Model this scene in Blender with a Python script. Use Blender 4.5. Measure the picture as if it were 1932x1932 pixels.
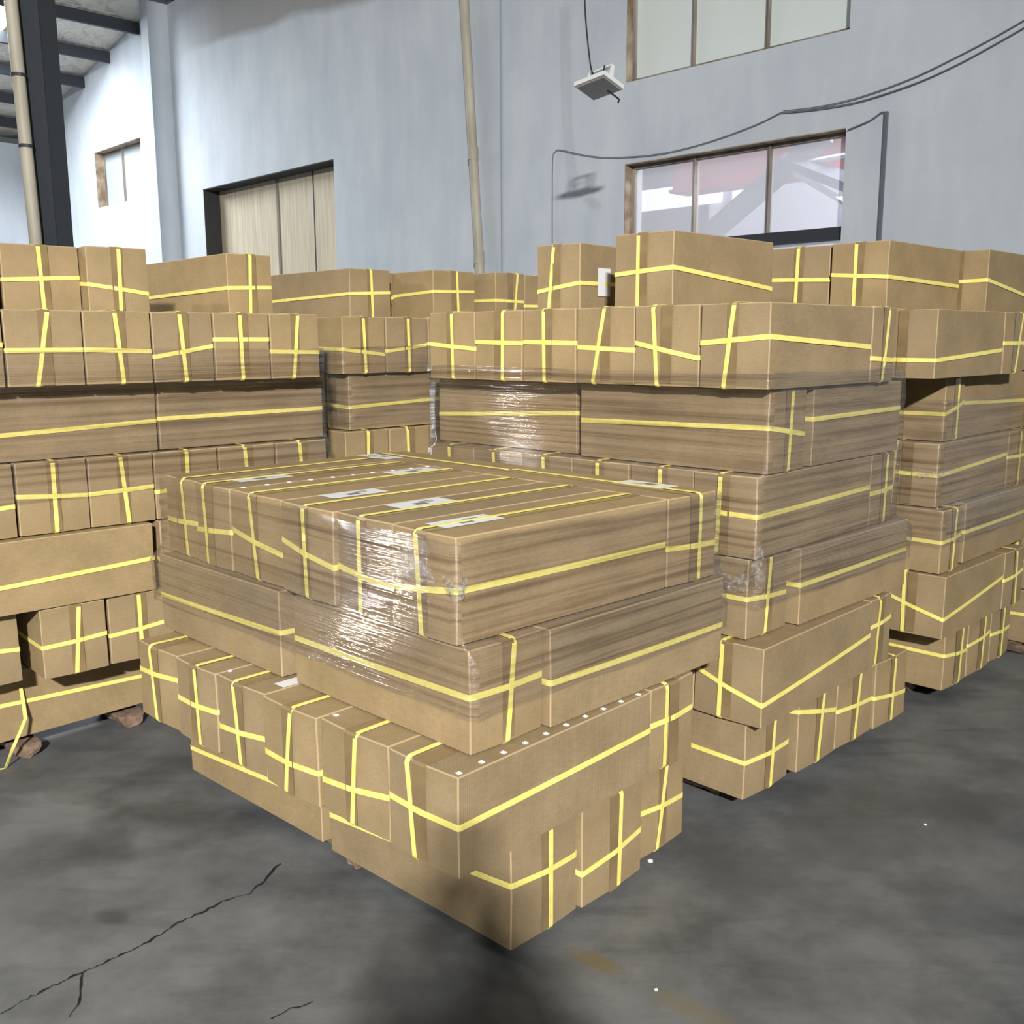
import bpy, bmesh, math, random
from mathutils import Vector, Matrix
random.seed(7)
SC = bpy.context.scene
COL = SC.collection
for o in list(bpy.data.objects): bpy.data.objects.remove(o)

# ------------------------------------------------------------------ camera
FPX, PITCH, ROLL, CZ = 1866.0, 0.172, -0.004, 1.619
_F = Vector((0, math.cos(PITCH), -math.sin(PITCH))); _R = Vector((1, 0, 0)); _U = _R.cross(_F)
R2 = _R*math.cos(ROLL) + _U*math.sin(ROLL); U2 = -_R*math.sin(ROLL) + _U*math.cos(ROLL)
CAM = Vector((0, 0, CZ))
cd = bpy.data.cameras.new('camera'); cam = bpy.data.objects.new('camera', cd); COL.objects.link(cam)
cd.sensor_width = 36; cd.lens = 36*FPX/1932; cd.clip_start = 0.02; cd.clip_end = 200
m = Matrix((R2, U2, -_F)).transposed().to_4x4(); m.translation = CAM
cam.matrix_world = m
SC.camera = cam
SC.view_settings.view_transform = 'Standard'; SC.view_settings.look = 'None'
SC.view_settings.gamma = 1.0; SC.view_settings.use_curve_mapping = False
SC.view_settings.exposure = -0.80

# ------------------------------------------------------------------ world and lamps
w = bpy.data.worlds.new('hall_daylight'); SC.world = w; w.use_nodes = True
w.node_tree.nodes['Background'].inputs[0].default_value = (0.86, 0.93, 1.0, 1)
w.node_tree.nodes['Background'].inputs[1].default_value = 0.15
def area(name, loc, target, size, power, color=(1, .965, .92)):
    l = bpy.data.lights.new(name, 'AREA'); l.energy = power; l.size = size; l.shape = 'SQUARE'; l.color = color
    o = bpy.data.objects.new(name, l); COL.objects.link(o); o.location = loc
    o.rotation_euler = (Vector(target)-Vector(loc)).to_track_quat('-Z', 'Y').to_euler()
    return o
def flood(name, loc, target, power, angle=80, radius=.13, color=(1, .975, .94)):
    l = bpy.data.lights.new(name, 'SPOT'); l.energy = power; l.spot_size = math.radians(angle); l.spot_blend = 1.0; l.shadow_soft_size = radius; l.color = color
    o = bpy.data.objects.new(name, l); COL.objects.link(o); o.location = loc
    o.rotation_euler = (Vector(target)-Vector(loc)).to_track_quat('-Z', 'Y').to_euler(); return o
for i, x in enumerate((0.28, 0.5, 0.72)):
    flood('hall_floodlight', (x, -8.8, 6.3), (-3.6, 5.1, 0.8), 7400)
flood('hall_floodlight_side', (-4.6, -7.0, 6.0), (0.5, 4, 1.0), 700)
flood('added_glint_lamp_left', (-6.6, 4.5, 4.4), (-0.3, 3.2, 0.9), 760, 70, .12)  # unseen lamp added for glints on the film and brighter left faces
area('next_bay_fill', (5.5, 9.5, 5.5), (3.0, 12.5, 3.0), 1.5, 1500, (1, 1, 1))  # added fill lamp, brightens the bay behind the lower window

# ------------------------------------------------------------------ pixel to place
def ray(px, py): return _F + R2*((px-966)/FPX) + U2*((966-py)/FPX)
def atz(px, py, z):
    r = ray(px, py); return CAM + r*((z-CZ)/r.z)
def UV(a): return Vector((-math.cos(a), math.sin(a), 0)), Vector((math.sin(a), math.cos(a), 0))

# ------------------------------------------------------------------ materials
def srgb(r, g, b):
    f = lambda c: (c/255/12.92) if c/255 <= .04045 else ((c/255+.055)/1.055)**2.4
    return (f(r), f(g), f(b), 1)
class MT:
    def __init__(s, name, rough=.7, spec=.3):
        s.m = bpy.data.materials.new(name); s.m.use_nodes = True; s.t = s.m.node_tree
        s.b = s.t.nodes['Principled BSDF']; s.b.inputs['Roughness'].default_value = rough
        s.b.inputs['Specular IOR Level'].default_value = spec
    def n(s, typ, **k):
        x = s.t.nodes.new(typ)
        for a, v in k.items():
            if a.startswith('i_'):
                key = a[2:]; x.inputs[int(key) if key.isdigit() else key.replace('_', ' ')].default_value = v
            else: setattr(x, a, v)
        return x
    def l(s, a, b): s.t.links.new(a, b)
    def noise(s, coord, scale, detail=4, sc=(1, 1, 1), rough=.55):
        mp = s.n('ShaderNodeMapping'); mp.inputs['Scale'].default_value = sc; s.l(coord, mp.inputs['Vector'])
        nz = s.n('ShaderNodeTexNoise'); nz.inputs['Scale'].default_value = scale; nz.inputs['Detail'].default_value = detail
        nz.inputs['Roughness'].default_value = rough
        s.l(mp.outputs[0], nz.inputs['Vector']); return nz.outputs['Fac']
    def ramp(s, fac, stops):
        r = s.n('ShaderNodeValToRGB'); e = r.color_ramp.elements
        while len(e) < len(stops): e.new(.5)
        for el, (p, c) in zip(e, stops): el.position = p; el.color = c if len(c) == 4 else (*c, 1)
        s.l(fac, r.inputs['Fac']); return r.outputs['Color']
    def mix(s, fac, a, b, mode='MIX'):
        x = s.n('ShaderNodeMix', data_type='RGBA', blend_type=mode)
        for i, v in ((0, fac), (6, a), (7, b)):
            if isinstance(v, (int, float, tuple)): x.inputs[i].default_value = v
            else: s.l(v, x.inputs[i])
        return x.outputs[2]
    def math(s, op, a, b=0.0, clamp=False):
        x = s.n('ShaderNodeMath', operation=op, use_clamp=clamp)
        for i, v in ((0, a), (1, b)):
            if isinstance(v, (int, float)): x.inputs[i].default_value = v
            else: s.l(v, x.inputs[i])
        return x.outputs[0]
    def bump(s, h, strength=.2, dist=.01):
        b = s.n('ShaderNodeBump'); b.inputs['Strength'].default_value = strength; b.inputs['Distance'].default_value = dist
        s.l(h, b.inputs['Height']); s.l(b.outputs[0], s.b.inputs['Normal']); return b
    def col(s, c):
        if isinstance(c, tuple): s.b.inputs['Base Color'].default_value = c
        else: s.l(c, s.b.inputs['Base Color'])
        return s
    def obj(s): return s.n('ShaderNodeTexCoord').outputs['Object']
def plain(name, c, rough=.6, spec=.3, metal=0):
    k = MT(name, rough, spec); k.col(c); k.b.inputs['Metallic'].default_value = metal
    return k.m
def speck(name, c1, c2, scale=6, rough=.7, sc=(1, 1, 1), bump=0.0):
    k = MT(name, rough); f = k.noise(k.obj(), scale, 5, sc); k.col(k.ramp(f, [(.35, c1), (.68, c2)]))
    if bump: k.bump(f, bump, .01)
    return k.m

def cardboard(name, c1, c2):
    k = MT(name, .78, .22); oc = k.obj()
    f = k.noise(oc, 5.5, 4)
    c = k.ramp(f, [(.3, c1), (.72, c2)])
    fine = k.noise(oc, 160, 2, (.25, 1, 1))
    c = k.mix(.10, c, k.ramp(fine, [(.3, (.25, .2, .14)), (.7, (.95, .85, .7))]), 'OVERLAY')
    oi = k.n('ShaderNodeObjectInfo')
    hv = k.n('ShaderNodeHueSaturation'); k.l(c, hv.inputs['Color'])
    k.l(k.math('MULTIPLY_ADD', oi.outputs['Random'], .16), hv.inputs['Value'])
    hv.inputs['Value'].links[0].from_node.inputs[2].default_value = .92
    k.l(k.math('MULTIPLY_ADD', oi.outputs['Random'], .10), hv.inputs['Saturation'])
    hv.inputs['Saturation'].links[0].from_node.inputs[2].default_value = .95
    k.col(hv.outputs[0])
    wv = k.n('ShaderNodeTexWave', wave_type='BANDS', bands_direction='X'); wv.inputs['Scale'].default_value = 45
    wv.inputs['Distortion'].default_value = .6; k.l(oc, wv.inputs['Vector'])
    k.bump(k.math('ADD', k.math('MULTIPLY', wv.outputs['Fac'], .10), k.noise(oc, 9, 3)), .18, .012)
    return k.m
M = {}
M['card'] = cardboard('kraft_cardboard', srgb(143, 125, 94), srgb(160, 140, 107))
M['edge'] = plain('worn_edge_highlight', srgb(176, 155, 121), .75, .2)  # worn carton edges, with the edge highlight put into the paler colour
k = MT('yellow_strapping', .38, .45); k.col(k.ramp(k.noise(k.obj(), 30, 2), [(.3, srgb(240, 225, 112)), (.7, srgb(250, 240, 146))])); M['strap'] = k.m
k = MT('brown_packing_tape', .22, .5); k.col(k.ramp(k.noise(k.obj(), 12, 3, (.3, 1, 1)), [(.3, srgb(128, 109, 78)), (.7, srgb(144, 123, 88))])); M['tape'] = k.m
M['paper'] = plain('white_label_paper', srgb(226, 228, 230), .5)
M['ink'] = plain('grey_label_print', srgb(120, 124, 122), .6)
M['staple'] = plain('steel_staple', srgb(240, 242, 244), .35, .5, .0)
M['wood'] = speck('rough_split_log', srgb(98, 80, 66), srgb(152, 128, 110), 22, .9, (1, 1, 1), .6)
M['board'] = speck('grey_pallet_board', srgb(96, 78, 60), srgb(138, 114, 90), 9, .9, (.2, 1, 1), .3)
# stretch film: clear, thin, wrinkled along the wrapping direction
k = MT('clear_stretch_film', .16, .5); nt = k.t
uvn = k.n('ShaderNodeUVMap').outputs[0]
h1 = k.noise(uvn, 1.0, 3, (.8, 62, 1), .65); h2 = k.noise(uvn, 1.0, 4, (4.0, 170, 1), .6)
hh = k.math('ADD', h1, k.math('MULTIPLY', h2, .35))
bp = k.n('ShaderNodeBump'); bp.inputs['Strength'].default_value = 1.0; bp.inputs['Distance'].default_value = .012; k.l(hh, bp.inputs['Height'])
gl = k.n('ShaderNodeBsdfGlossy'); gl.inputs['Roughness'].default_value = .09; k.l(bp.outputs[0], gl.inputs['Normal'])
df = k.n('ShaderNodeBsdfDiffuse'); df.inputs['Color'].default_value = (.50, .48, .48, 1); k.l(bp.outputs[0], df.inputs['Normal'])
tr = k.n('ShaderNodeBsdfTransparent'); k.l(k.ramp(h1, [(.36, (.66, .64, .64)), (.50, (.93, .92, .92)), (.7, (.98, .97, .97))]), tr.inputs['Color'])
m1 = k.n('ShaderNodeMixShader'); k.l(k.ramp(h1, [(.40, (.02, .02, .02)), (.75, (.09, .09, .09))]), m1.inputs[0]); k.l(tr.outputs[0], m1.inputs[1]); k.l(df.outputs[0], m1.inputs[2])
lw = k.n('ShaderNodeLayerWeight'); lw.inputs['Blend'].default_value = .25; k.l(bp.outputs[0], lw.inputs['Normal'])
m2 = k.n('ShaderNodeMixShader'); k.l(k.math('MULTIPLY_ADD', lw.outputs['Fresnel'], .22), m2.inputs[0])
m2.inputs[0].links[0].from_node.inputs[2].default_value = .035
k.l(m1.outputs[0], m2.inputs[1]); k.l(gl.outputs[0], m2.inputs[2]); k.l(m2.outputs[0], nt.nodes['Material Output'].inputs['Surface'])
M['film'] = k.m

# ------------------------------------------------------------------ helpers
def mesh_obj(name, verts, faces, mats, parent=None, mi=None, smooth=False):
    me = bpy.data.meshes.new(name); me.from_pydata([tuple(v) for v in verts], [], faces)
    for mm in (mats if isinstance(mats, (list, tuple)) else [mats]): me.materials.append(mm)
    if mi: me.polygons.foreach_set('material_index', mi)
    if smooth: me.polygons.foreach_set('use_smooth', [True]*len(faces))
    me.update()
    o = bpy.data.objects.new(name, me); COL.objects.link(o)
    if parent: o.parent = parent
    return o
def tag(o, label=None, cat=None, group=None, kind=None):
    for a, v in (('label', label), ('category', cat), ('group', group), ('kind', kind)):
        if v: o[a] = v
    return o
def empty(name, loc, rz=0):
    o = bpy.data.objects.new(name, None); COL.objects.link(o); o.location = loc; o.rotation_euler = (0, 0, rz)
    o.empty_display_size = .1; return o
class MB:
    def __init__(s): s.v = []; s.f = []
    def box(s, c, d, rot=None):
        c = Vector(c); n = len(s.v)
        for x in (-1, 1):
            for y in (-1, 1):
                for z in (-1, 1):
                    p = Vector((x*d[0]/2, y*d[1]/2, z*d[2]/2)); p = rot @ p if rot else p; s.v.append(c+p)
        s.f += [tuple(n+i for i in q) for q in ((0, 1, 3, 2), (4, 6, 7, 5), (0, 4, 5, 1), (2, 3, 7, 6), (0, 2, 6, 4), (1, 5, 7, 3))]
        return s
    def tube(s, pts, r, seg=8, cap=True):
        pts = [Vector(p) for p in pts]; n0 = len(s.v); rings = len(pts)
        for i, p in enumerate(pts):
            t = (pts[min(i+1, rings-1)]-pts[max(i-1, 0)]).normalized()
            a = t.orthogonal().normalized() if abs(t.z) > .9 else t.cross(Vector((0, 0, 1))).normalized()
            b = t.cross(a).normalized()
            rr = r[i] if isinstance(r, (list, tuple)) else r
            for j in range(seg):
                an = 2*math.pi*j/seg; s.v.append(p+(a*math.cos(an)+b*math.sin(an))*rr)
        for i in range(rings-1):
            for j in range(seg):
                q = (j+1) % seg
                s.f.append((n0+i*seg+j, n0+i*seg+q, n0+(i+1)*seg+q, n0+(i+1)*seg+j))
        if cap:
            s.f.append(tuple(n0+j for j in range(seg))[::-1]); s.f.append(tuple(n0+(rings-1)*seg+j for j in range(seg)))
        return s
    def ribbon(s, pts, nrm, wid, width, th, closed=True):
        """flat band: centre points, outward normals, width directions"""
        n0 = len(s.v); n = len(pts)
        for p, a, b in zip(pts, nrm, wid):
            for sx, sz in ((-1, 0), (1, 0), (1, 1), (-1, 1)): s.v.append(p+b*(sx*width/2)+a*(sz*th))
        for i in range(n if closed else n-1):
            j = (i+1) % n
            for q in range(4):
                r = (q+1) % 4; s.f.append((n0+i*4+q, n0+j*4+q, n0+j*4+r, n0+i*4+r))
        return s
    def build(s, name, mat, parent=None, smooth=False): return mesh_obj(name, s.v, s.f, mat, parent, None, smooth)

# ------------------------------------------------------------------ setting: wall, floor, roof
AW = 0.80; WU, WV = UV(AW); WD = 6.9       # gable wall: points with P.WV = WD, s runs along WU (to the left)
def wall_sz(px, py, d=None):
    d = WD if d is None else d
    r = ray(px, py); t = (d-CAM.dot(WV))/r.dot(WV); p = CAM+r*t
    return p.dot(WU), p.z
def wp(s, z, out=0.0): return WU*s + WV*(WD-out) + Vector((0, 0, z))
WROT = Matrix((WU, WV, Vector((0, 0, 1)))).transposed()

# floor -------------------------------------------------------------
k = MT('grey_concrete_floor', .62, .35); oc = k.obj()
big = k.noise(oc, .55, 5, (1, 1, 1), .6); mid = k.noise(oc, 2.6, 6, (1, 1, 1), .62); strk = k.noise(oc, 3.2, 5, (.55, 2.6, 1), .6)
c = k.ramp(big, [(.30, srgb(106, 109, 114)), (.52, srgb(128, 130, 131)), (.72, srgb(145, 145, 141))])
c = k.mix(.75, c, k.ramp(mid, [(.32, srgb(78, 80, 84)), (.62, srgb(158, 157, 153))]), 'OVERLAY')
c = k.mix(k.math('MULTIPLY', k.math('SUBTRACT', strk, .55, True), 2.2, True), c, srgb(58, 60, 62))
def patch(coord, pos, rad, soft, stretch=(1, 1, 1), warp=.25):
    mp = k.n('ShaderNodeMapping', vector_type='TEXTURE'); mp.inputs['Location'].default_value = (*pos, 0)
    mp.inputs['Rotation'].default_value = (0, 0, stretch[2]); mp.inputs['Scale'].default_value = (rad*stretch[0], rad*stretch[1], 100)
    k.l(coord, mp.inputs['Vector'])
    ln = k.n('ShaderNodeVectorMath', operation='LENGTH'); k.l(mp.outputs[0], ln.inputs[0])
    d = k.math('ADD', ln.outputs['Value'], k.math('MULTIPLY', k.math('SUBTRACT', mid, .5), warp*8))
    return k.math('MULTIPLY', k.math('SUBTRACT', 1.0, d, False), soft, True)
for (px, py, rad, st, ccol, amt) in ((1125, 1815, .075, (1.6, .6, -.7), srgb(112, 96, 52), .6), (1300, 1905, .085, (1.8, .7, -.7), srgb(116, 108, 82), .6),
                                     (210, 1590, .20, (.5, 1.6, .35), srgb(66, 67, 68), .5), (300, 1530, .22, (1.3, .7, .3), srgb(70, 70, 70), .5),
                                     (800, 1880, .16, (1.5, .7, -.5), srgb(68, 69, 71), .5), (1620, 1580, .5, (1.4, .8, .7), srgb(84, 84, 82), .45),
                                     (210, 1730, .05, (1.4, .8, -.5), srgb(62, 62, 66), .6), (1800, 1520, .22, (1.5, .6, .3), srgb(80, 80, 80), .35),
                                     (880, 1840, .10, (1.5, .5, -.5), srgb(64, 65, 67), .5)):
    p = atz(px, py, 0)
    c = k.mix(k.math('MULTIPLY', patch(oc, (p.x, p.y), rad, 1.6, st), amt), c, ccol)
k.col(c); k.l(k.ramp(mid, [(.3, (.5, .5, .5)), (.7, (.75, .75, .75))]), k.b.inputs['Roughness'])
k.bump(k.math('ADD', mid, k.math('MULTIPLY', k.noise(oc, 60, 4), .2)), .12, .02)
M['floor'] = k.m
fl = mesh_obj('floor', [(-22, -16, 0), (16, -16, 0), (16, 26, 0), (-22, 26, 0), (-22, -16, -.2), (16, -16, -.2), (16, 26, -.2), (-22, 26, -.2)],
              [(0, 1, 2, 3), (7, 6, 5, 4), (0, 4, 5, 1), (1, 5, 6, 2), (2, 6, 7, 3), (3, 7, 4, 0)], M['floor'])
tag(fl, 'dark grey stained concrete floor of the warehouse', None, None, 'structure')
def crack(pts, wd):
    P = []
    for (x0, y0), (x1, y1) in zip(pts[:-1], pts[1:]):
        n = max(2, int(math.hypot(x1-x0, y1-y0)/9))
        for i in range(n): P.append((x0+(x1-x0)*i/n+random.uniform(-2.2, 2.2), y0+(y1-y0)*i/n+random.uniform(-2.2, 2.2)))
    P.append(pts[-1]); P = [atz(*p, 0.0) for p in P]; v = []; f = []
    for i, p in enumerate(P):
        t = (P[min(i+1, len(P)-1)]-P[max(i-1, 0)]).normalized(); nn = Vector((-t.y, t.x, 0)); ww = wd*random.uniform(.25, 1.5)
        v += [p+nn*ww+Vector((0, 0, .0012)), p-nn*ww+Vector((0, 0, .0012))]
        if i: f.append((2*i-2, 2*i-1, 2*i+1, 2*i))
    return mesh_obj('crack', v, f, M['crack'], fl)
M['crack'] = plain('dark_floor_crack', srgb(40, 40, 41), .9, .1)
crack([(2, 1915), (60, 1880), (150, 1838), (255, 1790), (345, 1738), (420, 1702), (470, 1686), (505, 1655), (530, 1630)], .0035)
crack([(157, 1838), (150, 1868), (152, 1885), (130, 1920)], .0025)
crack([(510, 1922), (540, 1908), (590, 1890)], .003)

# wall material -----------------------------------------------------
s0, z0 = wall_sz(450, 74); s1, z1 = wall_sz(715, -4)
k = MT('pale_blue_painted_plaster', .85, .2); oc = k.obj()
f1 = k.noise(oc, .7, 5); f2 = k.noise(oc, 3.5, 6, (1, 1, .25)); f3 = k.noise(oc, 14, 4)
c = k.ramp(f1, [(.3, srgb(182, 190, 199)), (.7, srgb(198, 205, 213))])
c = k.mix(.16, c, k.ramp(f2, [(.3, srgb(120, 124, 132)), (.7, srgb(225, 228, 230))]), 'OVERLAY')
sep = k.n('ShaderNodeSeparateXYZ'); k.l(oc, sep.inputs[0])       # object coords: x = s, z = height
edge = k.math('ADD', k.math('MULTIPLY', k.math('SUBTRACT', sep.outputs['X'], s0), (z1-z0)/(s1-s0)), z0)
dirt = k.math('MULTIPLY', k.math('ADD', k.math('SUBTRACT', sep.outputs['Z'], edge), k.math('MULTIPLY', k.math('SUBTRACT', f1, .5), .35)), 10, True)
dirt = k.math('MULTIPLY', dirt, k.math('MULTIPLY', k.math('SUBTRACT', s0+1.6, sep.outputs['X']), .8, True), True)
c = k.mix(k.math('MULTIPLY', dirt, .8), c, srgb(140, 138, 136))
k.col(c); k.bump(k.math('ADD', f3, f2), .15, .02); M['wall'] = k.m

def holed_wall(name, sa, sb, zb, ztop, holes, mat, th=.24):
    """slab in wall coordinates with rectangular openings, top edge follows ztop(s)"""
    ss = sorted({sa, sb, *[h[0] for h in holes], *[h[1] for h in holes]}); zs = sorted({zb, *[h[2] for h in holes], *[h[3] for h in holes]})
    v = []; f = []
    def quad(a, b, c0, c1, e0, e1):
        n = len(v)
        for y in (0, th): v.extend([(a, y, c0), (b, y, c1), (b, y, e1), (a, y, e0)])
        f.extend([(n+3, n+2, n+1, n), (n+4, n+5, n+6, n+7), (n, n+1, n+5, n+4), (n+1, n+2, n+6, n+5), (n+2, n+3, n+7, n+6), (n+3, n, n+4, n+7)])
    for a, b in zip(ss[:-1], ss[1:]):
        for c0, c1 in zip(zs[:-1], zs[1:]):
            if any(h[0] <= a+1e-6 and h[1] >= b-1e-6 and h[2] <= c0+1e-6 and h[3] >= c1-1e-6 for h in holes): continue
            quad(a, b, c0, c0, c1, c1)
        quad(a, b, zs[-1], zs[-1], ztop(a), ztop(b))
    return mesh_obj(name, v, f, mat)
def set_wall_frame(o, s=0, z=0, out=0.0):
    mm = WROT.to_4x4(); mm.translation = wp(s, z, out); o.matrix_world = mm; return o
# roof line along the gable wall
ra, rza = wall_sz(242, 58); rb, rzb = wall_sz(114, 186); RS = (rzb-rza)/(rb-ra)
def roofz(s): return rza + RS*(s-ra)
SE = wall_sz(48, 258)[0]                                     # eave corner
# openings
dl, dt0 = wall_sz(383, 357); dr, dt1 = wall_sz(629, 300); DT = (dt0+dt1)/2
wl, wt0 = wall_sz(1179, 312); wr, wt1 = wall_sz(1597, 238); WT = (wt0+wt1)/2; WB = 1.75
ul, ub0 = wall_sz(1181, 158); ur, ub1 = wall_sz(1603, 53); UB = (ub0+ub1)/2
ll, lt0 = wall_sz(178, 288); lr, lt1 = wall_sz(264, 259); LT = (lt0+lt1)/2; LB = (wall_sz(184, 391)[1]+wall_sz(270, 374)[1])/2
UT = UB+1.35
holes = [(dr, dl, 0.0, DT), (wr, wl, WB, WT), (ur, ul, UB, UT), (lr, ll, LB, LT)]
wall = set_wall_frame(holed_wall('wall_back', -7.5, SE, 0.0, lambda s: roofz(max(s, -6.5)), holes, M['wall']))
tag(wall, 'pale blue plastered gable wall of the warehouse', None, None, 'structure')
# pilaster
pr, _ = wall_sz(329, 250); pl, _ = wall_sz(278, 250, WD-.30)
pil = mesh_obj('pilaster', *(lambda b: (b.v, b.f))(MB().box(((pr+pl)/2, -.15, 4.0), (pl-pr, .30, 8.0))), M['wall'], None); set_wall_frame(pil)
pil.name = 'trim_1'; tag(pil, 'square plaster pilaster standing proud of the back wall', None, None, 'structure')
# vertical joint in the wall right of the downpipe
js, _ = wall_sz(946, 225)
jt = set_wall_frame(MB().box((js, -.004, 4.5), (.012, .012, 9.0)).build('trim_2', plain('joint_filler', srgb(150, 158, 168), .9))); tag(jt, 'narrow vertical plaster joint beside the downpipe', None, None, 'structure')
# eave wall on the far left, along WV
ev = MB().box((SE+.12, -4.0, roofz(SE)/2-.1), (.24, 8.4, roofz(SE)-.2)).build('wall_left', M['wall']); set_wall_frame(ev); tag(ev, 'pale side wall under the eave at far left', None, None, 'structure')
# roof sheet with quilted insulation and skylight strips
k = MT('quilted_roof_insulation', .6, .3); oc = k.obj()
mp = k.n('ShaderNodeMapping'); mp.inputs['Rotation'].default_value = (0, 0, .78); k.l(oc, mp.inputs['Vector'])
vo = k.n('ShaderNodeTexVoronoi', distance='CHEBYCHEV'); vo.inputs['Scale'].default_value = 3.2; vo.inputs['Randomness'].default_value = .25; k.l(mp.outputs[0], vo.inputs['Vector'])
k.col(k.ramp(k.noise(oc, 3, 4), [(.3, srgb(206, 198, 184)), (.7, srgb(230, 224, 212))])); k.bump(k.math('ADD', vo.outputs['Distance'], k.math('MULTIPLY', k.noise(oc, 9, 4), .5)), .9, .12); M['quilt'] = k.m
def roof_piece(name, sa, sb, va, vb, mat, lift=0.0, th=.05):
    v = []
    for t in (0, th):
        for s, y in ((sa, va), (sb, va), (sb, vb), (sa, vb)): v.append((s, y, roofz(s)+lift+t))
    return set_wall_frame(mesh_obj(name, v, [(3, 2, 1, 0), (4, 5, 6, 7), (0, 1, 5, 4), (1, 2, 6, 5), (2, 3, 7, 6), (3, 0, 4, 7)], mat))
def roof_hit(px, py):
    r = ray(px, py); t = 0
    for _ in range(4000):
        t += .01; p = CAM+r*t
        if p.z > roofz(p.dot(WU)): break
    return p.dot(WU), p.dot(WV)-WD
skA = roof_hit(14, 45)
sk_v1 = skA[1]; sk_s0, sk_s1 = skA[0]-.75, skA[0]+.85
rf = [roof_piece('ceiling', -6.5, SE+.3, sk_v1, .1, M['quilt']), roof_piece('ceiling.001', -6.5, sk_s0, -14, sk_v1, M['quilt']), roof_piece('ceiling.002', sk_s1, SE+.3, -14, sk_v1, M['quilt'])]
for i, o in enumerate(rf): tag(o, ('quilted foil roof lining along the back wall', 'quilted roof lining right of the skylight', 'quilted roof lining between skylight and eave')[i], None, None, 'structure')
k = MT('daylit_skylight_sheet', .5); k.col((.9, .94, 1, 1)); k.b.inputs['Emission Color'].default_value = (.93, .97, 1, 1); k.b.inputs['Emission Strength'].default_value = 70.0
sk = roof_piece('window_4', sk_s0, sk_s1, sk_v1-5.0, sk_v1, k.m); tag(sk, 'bright daylit skylight strip in the roof at top left', None, None, 'structure')
roof_piece('ceiling.003', sk_s0, sk_s1, -14, sk_v1-5.0, M['quilt'])['kind'] = 'structure'
M['steel'] = plain('dark_painted_steel', srgb(52, 56, 62), .5, .4)
PU = [wall_sz(*p)[0] for p in ((262, 47), (207, 106), (159, 152), (114, 192))]
PU += [PU[-1]+(PU[-1]-PU[-2])*.98, PU[0]-1.15, PU[0]-2.3]
for i, s in enumerate(PU):
    b = MB().box((s, -7.0, roofz(s)-.11), (.02, 14.2, .16)).box((s+.025, -7.0, roofz(s)-.185), (.06, 14.2, .015)).box((s+.025, -7.0, roofz(s)-.036), (.06, 14.2, .015))
    o = set_wall_frame(b.build('roof_purlin', M['steel']))
    tag(o, ('dark roof purlin at the pilaster head', 'dark roof purlin, second to the left of the pilaster', 'dark roof purlin, third to the left of the pilaster', 'dark roof purlin, fourth to the left of the pilaster',
            'dark roof purlin nearest the left eave', 'dark roof purlin just right of the pilaster head', 'dark roof purlin highest above the door')[i], 'purlin', 'roof purlins')
# sliding door leaf in the opening
k = MT('beige_door_sheet', .55, .35); oc = k.obj()
k.col(k.ramp(k.noise(oc, 5, 5, (9, 1, .25)), [(.3, srgb(172, 162, 142)), (.7, srgb(206, 196, 174))])); M['door'] = k.m
k2 = plain('dark_door_reveal', srgb(58, 58, 58), .8)
door = empty('door_1', (0, 0, 0)); set_wall_frame(door, 0, 0); tag(door, 'tall beige sheet metal sliding door in a dark recess', None, None, 'structure')
DD = .20
d1 = wall_sz(521, 420, WD+DD)[0]; d2 = wall_sz(588, 420, WD+DD)[0]
for i, (a, b) in enumerate(((d1+.025, dl+.3), (d2+.006, d1-.025), (dr-.3, d2-.006))):
    mbx = MB().box(((a+b)/2, DD+.07, DT/2), (b-a, .05, DT+.1))
    mbx.build('door_panel', M['door'], door)
MB().box((d2, DD+.044, DT/2), (.022, .006, DT)).build('panel_seam', M['steel'], door)
MB().box((d1, DD+.05, DT/2), (.05, .04, DT)).build('meeting_stile', plain('grey_stile', srgb(120, 116, 106), .6), door)
mb = MB().box(((dl+dr)/2, .215, DT+.06), (dl-dr+.8, .10, .05)); mb.build('door_track', M['steel'], door)
lin = set_wall_frame(MB().box((dl-.008, .12, DT/2), (.012, .24, DT)).box(((dl+dr)/2, .12, DT-.008), (dl-dr, .24, .012)).build('trim_3', k2)); tag(lin, 'dark steel lining around the door recess', None, None, 'structure')

# windows -----------------------------------------------------------
M['frame'] = speck('aluminium_window_frame', srgb(96, 84, 74), srgb(176, 170, 162), 3, .45, (1, 1, .4))
M['reveal'] = speck('bare_plaster_reveal', srgb(128, 108, 88), srgb(190, 176, 156), 5, .9)
def glass(name, col, transp, rough=.12):
    g = MT(name, rough, .5); g.col(col); t = g.n('ShaderNodeBsdfTransparent'); t.inputs['Color'].default_value = (.96, .97, .98, 1)
    mx = g.n('ShaderNodeMixShader'); mx.inputs[0].default_value = transp
    g.l(g.b.outputs[0], mx.inputs[1]); g.l(t.outputs[0], mx.inputs[2]); g.l(mx.outputs[0], g.t.nodes['Material Output'].inputs['Surface']); return g.m
M['glass_clear'] = glass('dusty_window_glass', srgb(236, 238, 248), .55)
M['glass_frost'] = glass('frosted_window_glass', srgb(222, 230, 228), .10, .3)
M['glass_far'] = glass('bright_window_glass', srgb(196, 204, 212), .30)
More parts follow.
